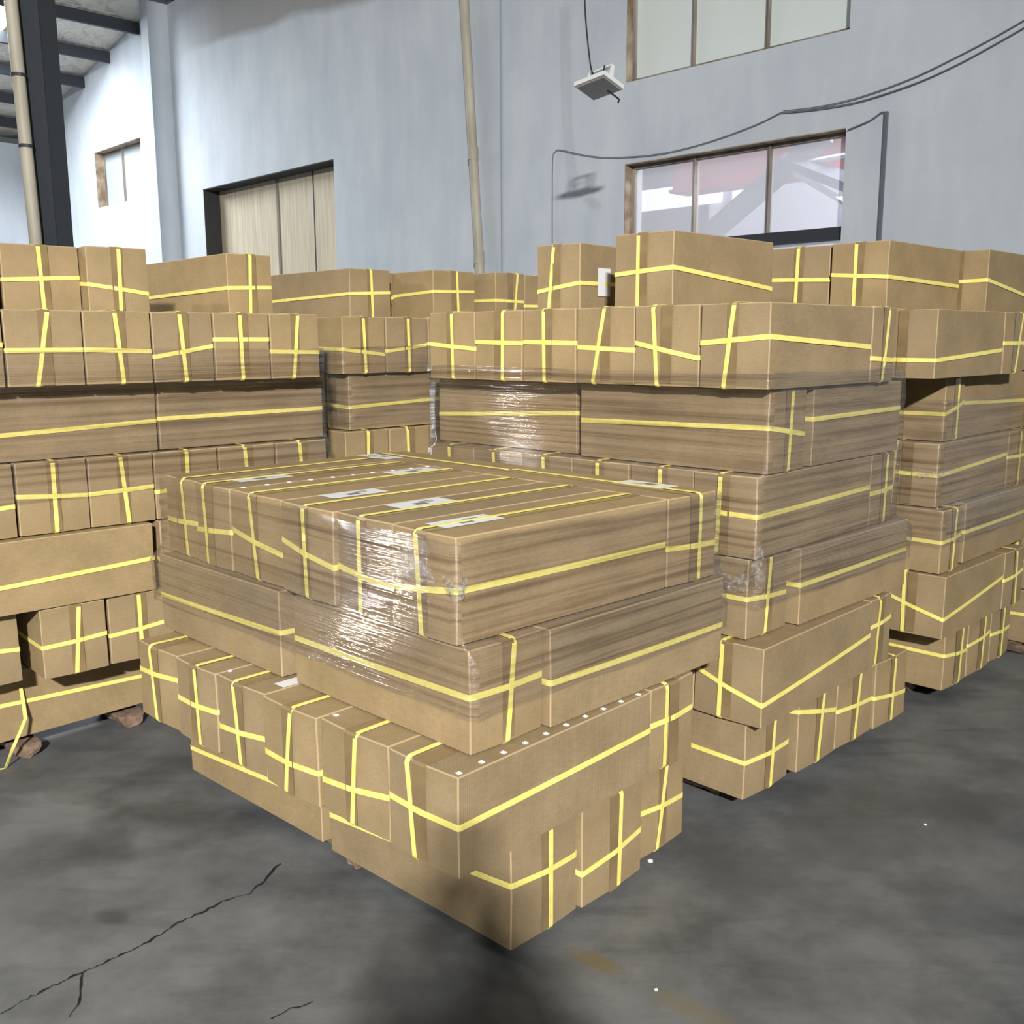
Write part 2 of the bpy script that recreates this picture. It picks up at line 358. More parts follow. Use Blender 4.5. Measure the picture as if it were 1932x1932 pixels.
def window(name, s_r, s_l, zb, zt, mulls, gmat, label, depth=.12, transoms=(), fw=.035, mw=.03):
    e = empty(name, (0, 0, 0)); set_wall_frame(e); tag(e, label, None, None, 'structure')
    cs, cz2 = (s_r+s_l)/2, (zb+zt)/2
    fr = MB()
    fr.box((s_l-fw/2, depth, cz2), (fw, .05, zt-zb)).box((s_r+fw/2, depth, cz2), (fw, .05, zt-zb)).box((cs, depth, zt-fw/2), (s_l-s_r, .05, fw)).box((cs, depth, zb+fw/2), (s_l-s_r, .05, fw))
    fr.build('window_frame', M['frame'], e)
    rv = MB().box((s_l-.004, depth/2, cz2), (.008, depth, zt-zb)).box((cs, depth/2, zt-.004), (s_l-s_r, depth, .008)).build('window_reveal', M['reveal'], e)
    xs = [s_l]+list(mulls)+[s_r]
    for mm in mulls: MB().box((mm, depth, cz2), (mw, .045, zt-zb)).box((mm-.012, depth-.03, cz2), (.008, .02, zt-zb)).build('mullion', M['frame'], e)
    zz = [zb]+list(transoms)+[zt]
    for tz in transoms: MB().box((cs, depth-.02, tz), (s_l-s_r, .09, .09)).build('transom', M['steel'], e)
    for a, b in zip(xs[:-1], xs[1:]):
        for c0, c1 in zip(zz[:-1], zz[1:]): MB().box(((a+b)/2, depth+.005, (c0+c1)/2), (a-b-.004, .006, c1-c0-.004)).build('pane', gmat, e)
    return e
mu = [wall_sz(1312, 370, WD+.12)[0], wall_sz(1452, 350, WD+.12)[0]]
tz = wall_sz(1590, 440, WD+.1)[1]
window('window_1', wr, wl, WB, WT, mu, M['glass_clear'], 'lower three-pane window above the cartons on the right', transoms=(tz,))
mu = [wall_sz(1314, 60, WD+.12)[0], wall_sz(1454, 40, WD+.12)[0]]
window('window_2', ur, ul, UB, UT, mu, M['glass_frost'], 'upper three-pane frosted window at the top of the photo', depth=.10)
window('window_3', lr, ll, LB, LT, [wall_sz(231, 330, WD+.12)[0]], M['glass_far'], 'small two-pane window in the white wall at left', depth=.16, fw=.03)

# next bay seen through the lower window -----------------------------
def back(px, py, dist): s, z = wall_sz(px, py, WD+dist); return s, z
bay = mesh_obj('wall_bay', [(-14, 6.0, -1), (9, 6.0, -1), (9, 6.0, 9), (-14, 6.0, 9), (-14, 6.2, -1), (9, 6.2, -1), (9, 6.2, 9), (-14, 6.2, 9)], [(3, 2, 1, 0), (4, 5, 6, 7), (0, 1, 5, 4), (1, 2, 6, 5), (2, 3, 7, 6), (3, 0, 4, 7)], plain('pale_bay_cladding', srgb(206, 208, 222), .8))
set_wall_frame(bay); tag(bay, 'pale cladding of the next bay behind the window', None, None, 'structure')
s_, z_ = back(1395, 320, 4.0)
gir = set_wall_frame(MB().box((0, 0, 0), (4.2, .3, .34)).box((0, -.02, .19), (4.2, .42, .04)).box((0, -.02, -.19), (4.2, .42, .04)).build('crane_girder', plain('red_crane_paint', srgb(214, 92, 92), .5)), s_-1.2, z_, -4.0)
tag(gir, 'red crane girder seen through the lower window', 'girder')
M['brace'] = plain('grey_lattice_steel', srgb(128, 132, 142), .5)
M['brace2'] = plain('white_pipe_paint', srgb(232, 232, 238), .5)
for (xa, ya, xb, yb, wdt, mt, lab) in ((1340, 440, 1560, 250, .14, 'brace', 'wide grey diagonal brace seen through the lower window'), (1480, 300, 1600, 345, .10, 'brace', 'short grey brace near the right window jamb, seen through glass'),
                                       (1480, 315, 1600, 385, .035, 'brace2', 'thin white pipe sloping down behind the right pane'), (1500, 310, 1600, 292, .03, 'brace2', 'thin white pipe rising behind the right pane')):
    a = wp(*back(xa, ya, 3.2), -3.2); b = wp(*back(xb, yb, 3.2), -3.2)
    o = MB().tube([a, b], wdt, 4).build('steel_brace', M[mt]); tag(o, lab, 'brace')
k = MT('daylit_ribbon_window', .4); k.col((1, 1, 1, 1)); k.b.inputs['Emission Color'].default_value = (1, 1, 1, 1); k.b.inputs['Emission Strength'].default_value = 2.2
for i, (xa, xb, y) in enumerate(((1190, 1362, 372), (1383, 1412, 357))):
    a = back(xa, y, 5.9); b = back(xb, y, 5.9); zc = (a[1]+b[1])/2
    o = set_wall_frame(MB().box((0, 0, 0), (abs(a[0]-b[0]), .03, .32)).build('ribbon_window', k.m), (a[0]+b[0])/2, zc, -5.9)
    tag(o, ('long bright ribbon window of the next bay, behind the lower window', 'short bright ribbon window of the next bay, behind the middle pane')[i], 'window')

# pipes, cables, hanging lamp --------------------------------------
def wallpath(pts, out): return [wp(*wall_sz(px, py, WD-out), out) for px, py in pts]
M['pvc'] = speck('aged_beige_plastic_pipe', srgb(150, 144, 128), srgb(190, 184, 168), 4, .5, (1, 1, .3))
dp = empty('downpipe', wp(wall_sz(890, 250)[0], 0, .07)); tag(dp, 'beige plastic downpipe running down the blue wall', 'pipe')
pp = wallpath([(872+33*(y+60)/565, y) for y in range(-60, 560, 40)], .07); pp = pp + [Vector((pp[-1].x, pp[-1].y, 0.0))]
inv = dp.matrix_world.inverted() if False else Matrix.Translation(-dp.location)
MB().tube([inv @ p for p in pp], .047, 14).build('pipe', M['pvc'], dp, True)
for y in (290, 485):
    q = wallpath([(872+33*(y+60)/565, y)], .07)[0]; MB().tube([inv @ (q+Vector((0, 0, -.06))), inv @ (q+Vector((0, 0, .06)))], .053, 14).build('coupling', M['pvc'], dp)
M['cable'] = plain('grey_cable_sheath', srgb(104, 106, 110), .6)
M['blackcable'] = plain('black_cable_sheath', srgb(36, 34, 36), .5)
def cable(name, pts, r, out, mat, label):
    # smooth through points
    P = wallpath(pts, out); Q = []
    for i in range(len(P)-1):
        p0, p1, p2, p3 = P[max(i-1, 0)], P[i], P[i+1], P[min(i+2, len(P)-1)]
        for t in [j/8 for j in range(8)]:
            Q.append(.5*((2*p1)+(-p0+p2)*t+(2*p0-5*p1+4*p2-p3)*t*t+(-p0+3*p1-3*p2+p3)*t**3))
    Q.append(P[-1]); o = MB().tube(Q, r, 6).build(name, mat); tag(o, label, 'cable'); return o
cable('wall_cable', [(1042, 470), (1042, 380), (1043, 300), (1048, 286), (1058, 283), (1100, 292), (1150, 297), (1240, 291), (1330, 270), (1420, 238), (1470, 214), (1476, 211)], .004, .02, M['cable'], 'grey cable drooping along the wall above the lower window')
cable('wall_cable', [(1476, 212), (1540, 206), (1620, 192), (1720, 160), (1800, 125), (1880, 82), (1960, 36)], .0045, .02, M['cable'], 'lower of two parallel cables rising to the right edge')
cable('wall_cable', [(1478, 209), (1540, 202), (1620, 184), (1720, 148), (1800, 110), (1880, 68), (1960, 22)], .004, .02, M['cable'], 'upper of two parallel cables rising to the right edge')
cable('wall_cable', [(1600, 245), (1640, 228), (1662, 213), (1670, 212)], .005, .02, M['cable'], 'short cable from window corner to the grey conduit')
cs_, cz_ = wall_sz(1670, 330); ct = wall_sz(1674, 212)[1]
cdt = set_wall_frame(MB().box((0, -.025, ct/2), (.013, .026, ct)).box((.004, -.040, ct/2), (.004, .006, ct)).build('cable_conduit', plain('grey_conduit', srgb(104, 108, 114), .5)), cs_, 0); tag(cdt, 'straight grey vertical conduit right of the lower window', 'conduit')
LD = 1.5
def lampP(px, py): s, z = wall_sz(px, py, WD-LD); return wp(s, z, LD)
lc = lampP(1130, 166); lamp = empty('hanging_floodlight', lc, 0); tag(lamp, 'small white hanging floodlight, switched off, in front of the wall', 'lamp')
rotl = Matrix.Rotation(-.80, 3, 'Z') @ Matrix.Rotation(-.10, 3, 'Y') @ Matrix.Rotation(-.30, 3, 'X')
MB().box((0, 0, .015), (.27, .21, .03), rotl).build('housing', plain('white_lamp_housing', srgb(226, 228, 230), .4), lamp)
MB().box(rotl @ Vector((0, 0, -.002)), (.235, .175, .006), rotl).build('lens', plain('grey_lamp_glass', srgb(150, 152, 152), .2), lamp)
bt = MB()
for sx in (-1, 1): bt.box(rotl @ Vector((sx*.10, .0, .075)), (.012, .03, .11), rotl)
bt.box(rotl @ Vector((0, 0, .13)), (.21, .03, .01), rotl); bt.build('bracket', M['paper'], lamp)
def lampcable(pts, r=.0055):
    P = [lampP(*p)-lc for p in pts]; Q = []
    for i in range(len(P)-1):
        p0, p1, p2, p3 = P[max(i-1, 0)], P[i], P[i+1], P[min(i+2, len(P)-1)]
        for t in [j/6 for j in range(6)]: Q.append(.5*((2*p1)+(-p0+p2)*t+(2*p0-5*p1+4*p2-p3)*t*t+(-p0+3*p1-3*p2+p3)*t**3))
    Q.append(P[-1]); return MB().tube(Q, r, 6).build('cable', M['blackcable'], lamp)
lampcable([(1098, -250), (1102, -60), (1104, 20), (1109, 80), (1115, 128), (1122, 143), (1130, 146), (1137, 138), (1141, 123)])
lampcable([(1146, 171), (1160, 181), (1168, 188), (1166, 194)], .006)

# steel post with a downpipe at left -------------------------------
PYD = 8.0
def postP(px, py, y=PYD):
    r = ray(px, py); return CAM+r*(y/r.y)
pb = postP(85, 230); post = empty('steel_column', (pb.x, pb.y, 0), -.15); tag(post, 'dark steel column rising behind the left stack', 'column')
ht = roofz(Vector((pb.x, pb.y, 0)).dot(WU))-.2
MB().box((-.075, 0, ht/2), (.012, .22, ht)).box((.085, 0, ht/2), (.012, .22, ht)).box((.005, 0, ht/2), (.16, .012, ht)).build('shaft', M['steel'], post)
MB().box((.005, -.11, ht/2), (.172, .012, ht)).build('cover_plate', M['steel'], post)
MB().box((.005, 0, .012), (.30, .30, .024)).build('base_plate', M['steel'], post)
pd = empty('downpipe', (postP(50, 230, 7.82).x, 7.82, 0)); tag(pd, 'aged pale downpipe strapped to the dark steel column', 'pipe')
pq = [postP(14+54*(y+60)/520, y, 7.80) for y in range(-60, 470, 45)]; pq = [Vector((pq[-1].x+.03, 7.80, 0.0))][::-1]+pq[::-1]
MB().tube([p-pd.location for p in pq], .047, 12).build('pipe', M['pvc'], pd, True)
for y in (142, 276):
    q = postP(14+54*(y+60)/520, y, 7.80)-pd.location; MB().tube([q+Vector((0, 0, -.012)), q+Vector((0, 0, .012))], .052, 12).build('clamp', M['steel'], pd)

# ------------------------------------------------------------------ cartons
def body_mesh(L, W, H, rb, seed):
    rnd = random.Random(seed)
    xs = [-L/2, -L/4, 0, L/4, L/2]; ys = [-W/2, 0, W/2]; zs = [0, H/2, H]
    bm = bmesh.new(); idx = {}
    sb = rnd.uniform(.0, .0025)
    def put(i, j, q):
        key = (i, j, q)
        if key in idx: return idx[key]
        x, y, z = xs[i], ys[j], zs[q]
        ty = 1-abs(2*y/W); tx = 1-(2*x/L)**2; tz = 1-abs(2*z/H-1)
        if i in (0, 4): x += (1 if i else -1)*rb*ty*(.75+.25*tz)
        if j in (0, 2): y += (1 if j else -1)*sb*tx*tz
        if q == 2: z += .001*ty*tx
        if i in (0, 4) and j in (0, 2): y += rnd.uniform(-.0015, .0015); x += rnd.uniform(-.002, .002)
        idx[key] = bm.verts.new((x, y, z)); return idx[key]
    for i in range(4):
        for j in range(2):
            for q, fl_ in ((0, 1), (2, 0)):
                vs = [put(i, j, q), put(i+1, j, q), put(i+1, j+1, q), put(i, j+1, q)]; bm.faces.new(vs[::-1] if fl_ else vs)
        for q in range(2):
            for j, fl_ in ((0, 0), (2, 1)):
                vs = [put(i, j, q), put(i+1, j, q), put(i+1, j, q+1), put(i, j, q+1)]; bm.faces.new(vs[::-1] if fl_ else vs)
    for j in range(2):
        for q in range(2):
            for i, fl_ in ((0, 1), (4, 0)):
                vs = [put(i, j, q), put(i, j+1, q), put(i, j+1, q+1), put(i, j, q+1)]; bm.faces.new(vs[::-1] if fl_ else vs)
    bm.normal_update()
    ed = [e for e in bm.edges if e.calc_face_angle(0) > 1.0]
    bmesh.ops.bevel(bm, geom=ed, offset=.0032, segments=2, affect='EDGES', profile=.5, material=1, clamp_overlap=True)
    me = bpy.data.meshes.new('carton_body'); bm.to_mesh(me); bm.free()
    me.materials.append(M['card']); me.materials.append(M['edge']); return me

CARTON_N = [0]
SW, ST, GAP = .0165, .0012, .0016       # strap width, thickness, stand-off
def carton(O, a, z0, H, axis, lat, near, length, label, group, st=None, far=None, tape=True, film=None):
    """one strapped carton.  axis 'v': near end faces -V, lateral range in u; axis 'u': near end faces -U, lateral range in v.
    st = (z fraction at left edge of the near end, at right edge, strap x fraction at top, at bottom)"""
    CARTON_N[0] += 1; sd = CARTON_N[0]; rnd = random.Random(sd*13+5)
    U, V = UV(a); la, lb = min(lat), max(lat); W = lb-la-.006; H = H-.005; L = length
    if axis == 'v': c = O+U*((la+lb)/2)+V*(near+L/2); X = -V
    else: c = O+V*((la+lb)/2)+U*(near+L/2); X = -U
    root = empty('strapped_carton', (c.x, c.y, z0+.002), math.atan2(X.y, X.x)+rnd.uniform(-.003, .003))
    tag(root, label, 'carton', group)
    rb = rnd.uniform(.006, .011)
    b = bpy.data.objects.new('box_body', body_mesh(L, W, H, rb, sd)); COL.objects.link(b); b.parent = root
    if st is None: st = (rnd.uniform(.4, .6), rnd.uniform(.4, .6), rnd.uniform(.4, .58), rnd.uniform(.4, .58))
    zl, zr, xt, xb = st
    if far is None: far = rnd.uniform(.42, .58)
    xe = lambda y: L/2+rb*max(0, 1-abs(2*y/W))
    Zv, Yv, Xv = Vector((0, 0, 1)), Vector((0, 1, 0)), Vector((1, 0, 0))
    # horizontal strap: near end left->right, right side, far end, left side
    P = []; N = []; WD_ = []
    def add(p, n, wv): P.append(Vector(p)+n*GAP); N.append(n); WD_.append(wv)
    fz = lambda t: H*(.05+.9*t)
    zfr = far if axis == 'v' else rnd.uniform(.4, .6); zfl = far if axis == 'u' else rnd.uniform(.4, .6)
    z_nl, z_nr, z_fr, z_fl = fz(zl), fz(zr), fz(zfr), fz(zfl)
    r = .006
    def run(p0, p1, za, zb, n, fx):
        for t in (0, .25, .5, .75, 1):
            q = p0.lerp(p1, t); q = fx(q); add((q.x, q.y, za+(zb-za)*t), n, Zv)
    d1 = Vector((1, -1, 0)).normalized(); d2 = Vector((1, 1, 0)).normalized()
    nd = lambda q: Vector((xe(q.y), q.y, 0)); fd = lambda q: Vector((-xe(q.y), q.y, 0)); same = lambda q: q
    sb = .0026
    run(Vector((0, -W/2+r, 0)), Vector((0, W/2-r, 0)), z_nl, z_nr, Xv, nd); add((L/2-.001, W/2-.001, z_nr), d2, Zv)
    run(Vector((L/2-r, W/2, 0)), Vector((-L/2+r, W/2, 0)), z_nr, z_fr, Yv, lambda q: q+Vector((0, sb*(1-(2*q.x/L)**2), 0))); add((-L/2+.001, W/2-.001, z_fr), -d1, Zv)
    run(Vector((0, W/2-r, 0)), Vector((0, -W/2+r, 0)), z_fr, z_fl, -Xv, fd); add((-L/2+.001, -W/2+.001, z_fl), -d2, Zv)
    run(Vector((-L/2+r, -W/2, 0)), Vector((L/2-r, -W/2, 0)), z_fl, z_nl, -Yv, lambda q: q-Vector((0, sb*(1-(2*q.x/L)**2), 0))); add((L/2-.001, -W/2+.001, z_nl), d1, Zv)
    MB().ribbon(P, N, WD_, SW, ST).build('strap', M['strap'], root)
    # lengthwise strap over the top and down both ends
    P, N, WD_ = [], [], []
    yt, yb = (xt-.5)*W, (xb-.5)*W; yft, yfb = yt+rnd.uniform(-.015, .015), yb
    r = .016
    def arc(cx, cz, a0, a1, y, ex):
        for i in range(5):
            t = a0+(a1-a0)*i/4; n = Vector((math.cos(t), 0, math.sin(t))); add((cx+r*math.cos(t), y, cz+r*math.sin(t)), n, Yv)
    hp = math.pi/2
    arc(xe(yt)-r, H-r+.001, hp, 0, yt, 1)
    for t in (.33, .66):
        y = yt+(yb-yt)*t; add((xe(y), y, H*(1-t)), Xv, Yv)
    r = .010; arc(xe(yb)-r, r, 0, -hp, yb, 1); arc(-xe(yfb)+r, r, -hp, -2*hp, yfb, -1)
    add((-xe(yfb)-.0005, (yfb+yft)/2, H/2), -Xv, Yv)
    r = .016; arc(-xe(yft)+r, H-r+.001, 2*hp, hp, yft, -1)
    for t in (.33, .66): add((-L/2+L*t, yft+(yt-yft)*t, H+.001), Zv, Yv)
    g2 = .0006
    P = [p+n*g2 for p, n in zip(P, N)]
    MB().ribbon(P, N, WD_, SW*.95, ST).build('strap', M['strap'], root)
    if tape:
        P, N, WD_ = [], [], []; gp = GAP
        tw = rnd.uniform(.038, .05); ty = rnd.uniform(-.006, .006); r = .005
        P.append(Vector((xe(ty)+.0009, ty, H*rnd.uniform(0, .05)))); N.append(Xv); WD_.append(Yv)
        P.append(Vector((xe(ty)+.0009, ty, H-.006))); N.append(Xv); WD_.append(Yv)
        P.append(Vector((xe(ty)-.004, ty, H+.0009))); N.append(Zv); WD_.append(Yv)
        P.append(Vector((0, ty, H+.0016))); N.append(Zv); WD_.append(Yv)
        P.append(Vector((-xe(ty)+.004, ty, H+.0009))); N.append(Zv); WD_.append(Yv)
        P.append(Vector((-xe(ty)-.0009, ty, H-.006))); N.append(-Xv); WD_.append(Yv)
        P.append(Vector((-xe(ty)-.0009, ty, H*.1))); N.append(-Xv); WD_.append(Yv)
        MB().ribbon(P, N, WD_, tw, .0004, False).build('tape', M['tape'], root)
    root['_ext'] = 0; del root['_ext']
    if film is not None: film.append((O, a, axis, la, lb, near, length))
    return root, L, W, H
ORD = ['first', 'second', 'third', 'fourth', 'fifth', 'sixth', 'seventh', 'eighth']
LAY = {1: 'bottom-layer', 2: 'second-layer', 3: 'third-layer', 4: 'fourth-layer', 5: 'fifth-layer', 6: 'sixth-layer', 7: 'top'}

class Layer:
    def __init__(s, O, a, z0, z1): s.O = Vector((O[0], O[1], 0)); s.a = a; s.z0 = z0; s.h = z1-z0; s.U, s.V = UV(a); s.ext = []
    def fu(s, px, py, v=0.0):        # u where the ray meets the left face
        r = ray(px, py); q = s.O+s.V*v; t = (q-CAM).dot(s.V)/r.dot(s.V); return (CAM+r*t-s.O).dot(s.U)
    def fv(s, px, py, u=0.0):
        r = ray(px, py); q = s.O+s.U*u; t = (q-CAM).dot(s.U)/r.dot(s.U); return (CAM+r*t-s.O).dot(s.V)
    def uv(s, px, py, z=None):
        p = atz(px, py, s.z0 if z is None else z)-s.O; return p.dot(s.U), p.dot(s.V)
    def vbox(s, u0, u1, near, length, label, group, st=None, far=None, **k):
        s.ext.append((min(u0, u1), max(u0, u1), near, near+length)); return carton(s.O, s.a, s.z0, s.h, 'v', (u0, u1), near, length, label, group, st, far, **k)
    def ubox(s, v0, v1, near, length, label, group, st=None, far=None, **k):
        s.ext.append((near, near+length, min(v0, v1), max(v0, v1))); return carton(s.O, s.a, s.z0, s.h, 'u', (v0, v1), near, length, label, group, st, far, **k)
    def rect(s): return min(e[0] for e in s.ext), max(e[1] for e in s.ext), min(e[2] for e in s.ext), max(e[3] for e in s.ext)
    @classmethod
    def atd(c, px, py, y, a, z0, z1): r = ray(px, py); p = CAM+r*(y/r.y); return c((p.x, p.y), a, z0, z1)
    @classmethod
    def at(c, px, py, a, z0, z1): p = atz(px, py, z0); return c((p.x, p.y), a, z0, z1)

LL, BW = .805, .265     # usual carton length and width
# ---- front pallet ---------------------------------------------------
GF = 'strapped cartons on the front pallet'
FZ = [.08, .352, .616, .887, 1.16]
fu0, fv0 = UV(.773)
def FL(k, u, v, dy): p = fu0*u+fv0*v; return Layer((p.x, p.y), .773+dy, FZ[k-1], FZ[k])
F1 = Layer((-.008*1.0182, 2.295*1.0182), .746, .052, FZ[1]); F2 = FL(2, 1.604, 1.462, -.018); F3 = FL(3, 1.668, 1.556, .009); F4 = FL(4, 1.702, 1.555, .037)
# bottom layer
F1.ubox(0, .271, 0, .766, 'bottom-layer carton at the near corner of the front pallet, touching the shadow', GF, (.63, .57, .55, .55), .40)
q = F1.uv(608, 1591); F1.ubox(q[1], q[1]+.262, q[0], .80, 'bottom-layer long carton on the front pallet, left of the near corner carton', GF, None, .28)
F1.ubox(.276, .562, -.012, LL, 'bottom-layer carton on right side of the front pallet, second from the near corner', GF, (.33, .44, .6, .57))
q = F1.uv(1211, 1620); F1.ubox(.572, .838, q[0], LL, 'bottom-layer carton on right side of the front pallet, farthest from the near corner', GF, (.52, .44, .6, .42))
# second layer
bx = [(736, 1592), (607, 1529), (505, 1470), (415, 1423), (340, 1382), (266, 1348)]
us = [0]+[F2.fu(*p) for p in bx]
sts = [(.53, .51, .31, .40), (.31, .46, .57, .50), (.34, .37, .58, .45), (.35, .46, .40, .50), (.49, .52, .55, .60), (.63, .70, .35, .45)]
lb = ['at the near corner', 'second from the near corner', 'third from the near corner', 'fourth from the near corner', 'fifth from the near corner', 'at the far left end']
offs = [0, .006, -.004, .004, .0, .008]
F2B = []
for i in range(6): F2B.append(F2.vbox(us[i], us[i+1], offs[i], .776, f'second-layer carton with its end to the left, front pallet, {lb[i]}', GF, sts[i], .56 if i == 0 else None))
F2.ubox(.782, 1.012, .012, LL, 'second-layer rear carton on right side of the front pallet, showing its end', GF, (.58, .59, .33, .30))
F2.ubox(.782, 1.012, .83, .76, 'second-layer rear carton of the front pallet, far left, hidden by others', GF)
# third layer
u1 = F3.fu(554, 1200)
F3.ubox(0, .262, 0, u1-.002, 'third-layer carton at the near corner of the front pallet, half under film', GF, (.56, .56, .57, .47), .53)
q = F3.uv(531, 1279); F3.ubox(q[1], q[1]+.262, q[0], 1.60-q[0], 'third-layer long carton at the left of the front pallet, half under film', GF, None, .45)
q = F3.uv(1041, 1375); F3.vbox(q[0], q[0]+.262, q[1], 1.072-q[1], 'third-layer long carton on right side of the front pallet, half under film', GF, (.5, .45, .5, .5), .42)
for i in range(1, 5): F3.vbox(.30+.265*(i), .30+.265*(i+1), .28, .79, f'third-layer carton inside the front pallet, {ORD[i-1]} from its right side', GF)
# fourth layer
tx = [(738, 985), (630, 958), (530, 935), (432, 915), (366, 904), (307, 895)]
us = [0]+[F4.fu(*p) for p in tx]
sts = [(.39, .51, .43, .50), (.43, .35, .45, .45), (.58, .40, .50, .53), (.52, .36, .42, .53), (.40, .47, .30, .38), (.42, .45, .60, .68)]
F4B = []
for i in range(6): F4B.append(F4.vbox(us[i], us[i+1], offs[i], .812, f'film-wrapped top carton with its end to the left, front pallet, {lb[i]}', GF, sts[i], .50 if i == 0 else None))
F4R = [F4.ubox(.818, 1.068, .004, LL, 'film-wrapped rear top carton on right side of the front pallet, showing its end', GF, (.43, .38, .62, .60))]
F4R.append(F4.ubox(.818, 1.068, .814, .77, 'film-wrapped rear top carton of the front pallet, on its far side', GF))
# paper labels and staples on top of the front pallet
def to_local(root, p):
    d = Vector(p)-root.location; c, s = math.cos(-root.rotation_euler.z), math.sin(-root.rotation_euler.z)
    return Vector((d.x*c-d.y*s, d.x*s+d.y*c, d.z))
def top_label(bx, px, py, ztop, sx=.20, sy=.085, prints=True):
    root, L, W, H = bx; p = to_local(root, atz(px, py, ztop)); p.y = max(-W/2+sy/2, min(W/2-sy/2, p.y)); p.x = max(-L/2+sx/2, min(L/2-sx/2, p.x))
    o = MB().box((p.x, p.y, H+.0022), (sx, sy, .0004)).build('paper_label', M['paper'], root); o['label'] = 'white paper label'
    if prints:
        b = MB().box((p.x+.01, p.y+sy*.12, H+.0026), (sx*.22, sy*.35, .0004)).box((p.x-.03, p.y-sy*.2, H+.0026), (sx*.25, sy*.10, .0004)).box((p.x-.03, p.y-sy*.02, H+.0026), (sx*.18, sy*.08, .0004))
        b.build('print', M['ink'], o)
for bx_, (px, py) in ((F4B[0], (878, 982)), (F4B[1], (794, 948)), (F4B[2], (668, 930)), (F4B[3], (778, 888)), (F4B[4], (493, 901)), (F4R[0], (1218, 913)), (F4R[1], (650, 866))): top_label(bx_, px, py, FZ[4])
top_label(F2B[3], 606, 1306, FZ[2], .10, .05, False)
def staples(bx, pts, ztop):
    root, L, W, H = bx
    for px, py in pts:
        p = to_local(root, atz(px, py, ztop)); p.x = max(-L/2+.01, min(L/2-.01, p.x)); p.y = max(-W/2+.008, min(W/2-.008, p.y))
        MB().box((p.x, p.y, H+.0022), (.003, .013, .003)).box((p.x+.007, p.y, H+.0022), (.003, .013, .003)).build('staple', M['staple'], root)
staples(F2B[0], [(868, 1457), (910.6, 1436), (952, 1418), (993, 1400), (1032, 1382.6), (1070, 1366), (1106, 1350), (1140, 1336), (1173, 1322), (1206, 1309)], FZ[2])
staples(F2B[1], [(636, 1348)], FZ[2]); staples(F2B[3], [(417, 1257)], FZ[2])
staples(F4B[3], [(438, 914), (480, 908.5), (521, 904), (561, 899.5), (600, 894.5), (638, 890.5), (675, 886.5), (711, 882), (744, 878), (778, 875)], FZ[4])

# ---- pallet behind on the right -------------------------------------
GM = 'strapped cartons on the middle pallet'
MZ = [.08+.276*k for k in range(8)]
AM = .778
N_ = 'middle pallet behind the front one'
M1 = Layer.at(1400.6, 1512, .80, MZ[0], MZ[1])
v1 = M1.fv(1485, 1469); M1.ubox(0, v1, 0, LL, 'bottom-layer corner carton of the middle pallet, right of the front pallet', GM, (.49, .48, .60, .54), .52)
q = M1.uv(1499, 1459); v2, v3, v4 = M1.fv(1568, 1417), M1.fv(1635, 1384), M1.fv(1696, 1345)
M1.ubox(v1+.035, v2, q[0]-.004, LL, 'bottom-layer carton on right side of the middle pallet, second from its corner', GM, (.88, .63, .6, .5))
M1.ubox(v2+.003, v3, q[0]-.002, LL, 'bottom-layer carton on right side of the middle pallet, third from its corner', GM, (.56, .49, .6, .5))
M1.ubox(v3+.006, v4, -.02, LL, 'bottom-layer carton on right side of the middle pallet, fourth from its corner', GM, (.47, .33, .55, .5))
def row_left(Ly, pts, near, length, mk, sts, group, far0=None, u_start=0.0):
    us = [u_start]+[Ly.fu(*p) for p in pts]; out = []
    for i in range(len(pts)): out.append(Ly.vbox(us[i], us[i+1], near+(random.uniform(-.004, .006) if i else 0), length, mk(i), group, sts[i] if i < len(sts) else None, far0 if i == 0 else None))
    return out
M2 = Layer.at(1437, 1377, .765, MZ[1], MZ[2])
vf = M2.fv(1640, 1270)
for i in range(4): M2.vbox(.265*i, .265*(i+1), .004*(i > 0), vf-.004, 'second-layer long carton at the right of the middle pallet, strap rising diagonally' if i == 0 else f'second-layer carton on left side of the middle pallet, {ORD[i]} from its corner', GM, (.58, .27, .42, .40) if i == 0 else None, .52 if i == 0 else None)
M2.ubox(vf+.002, M2.fv(1682, 1223), .01, LL, 'second-layer rear carton of the middle pallet, showing its end', GM, (.62, .66, .38, .28))
M3 = Layer.at(1406, 1209, .80, MZ[2], MZ[3])
v1 = M3.fv(1481, 1179); M3.ubox(0, v1, 0, .80, 'third-layer corner carton of the middle pallet with crumpled film at its edge', GM, (.51, .45, .5, .42), .48)
M3.ubox(0, v1, .806, .8, 'third-layer carton on left side of the middle pallet, hidden behind the front pallet', GM)
q = M3.uv(1508, 1181); M3.vbox(q[0], q[0]+.265, q[1], M3.fv(1706, 1103, q[0])-q[1], 'third-layer long carton at the right of the middle pallet, partly under film', GM, (.5, .53, .5, .5), .57)
M4 = Layer.at(1425.6, 1058, AM, MZ[3], MZ[4]); vf = M4.fv(1640, 990)
mk = lambda i: ['fourth-layer corner carton of the middle pallet, film over its long side', *[f'fourth-layer carton peeping over the front pallet top, {ORD[i_]} from the right corner' for i_ in range(1, 6)]][i]
row_left(M4, [(1305, 1035), (1186, 1020), (1079, 1000), (985, 985), (895, 975), (815, 965)], 0, vf-.004, mk, [(.54, .52, .45, .42), (.5, .5, .5, .5), (.5, .52, .48, .5), (.5, .5, .45, .5), (.5, .5, .45, .5), (.5, .5, .45, .5)], GM, .57)
M4.ubox(vf+.002, M4.fv(1684, 975), .006, LL, 'fourth-layer rear carton of the middle pallet under sparkling film', GM, (.45, .48, .6, .55))
M5 = Layer.at(1446, 897, AM, MZ[4], MZ[5])
u1 = M5.fu(1094, 790); v1 = M5.fv(1516, 882)
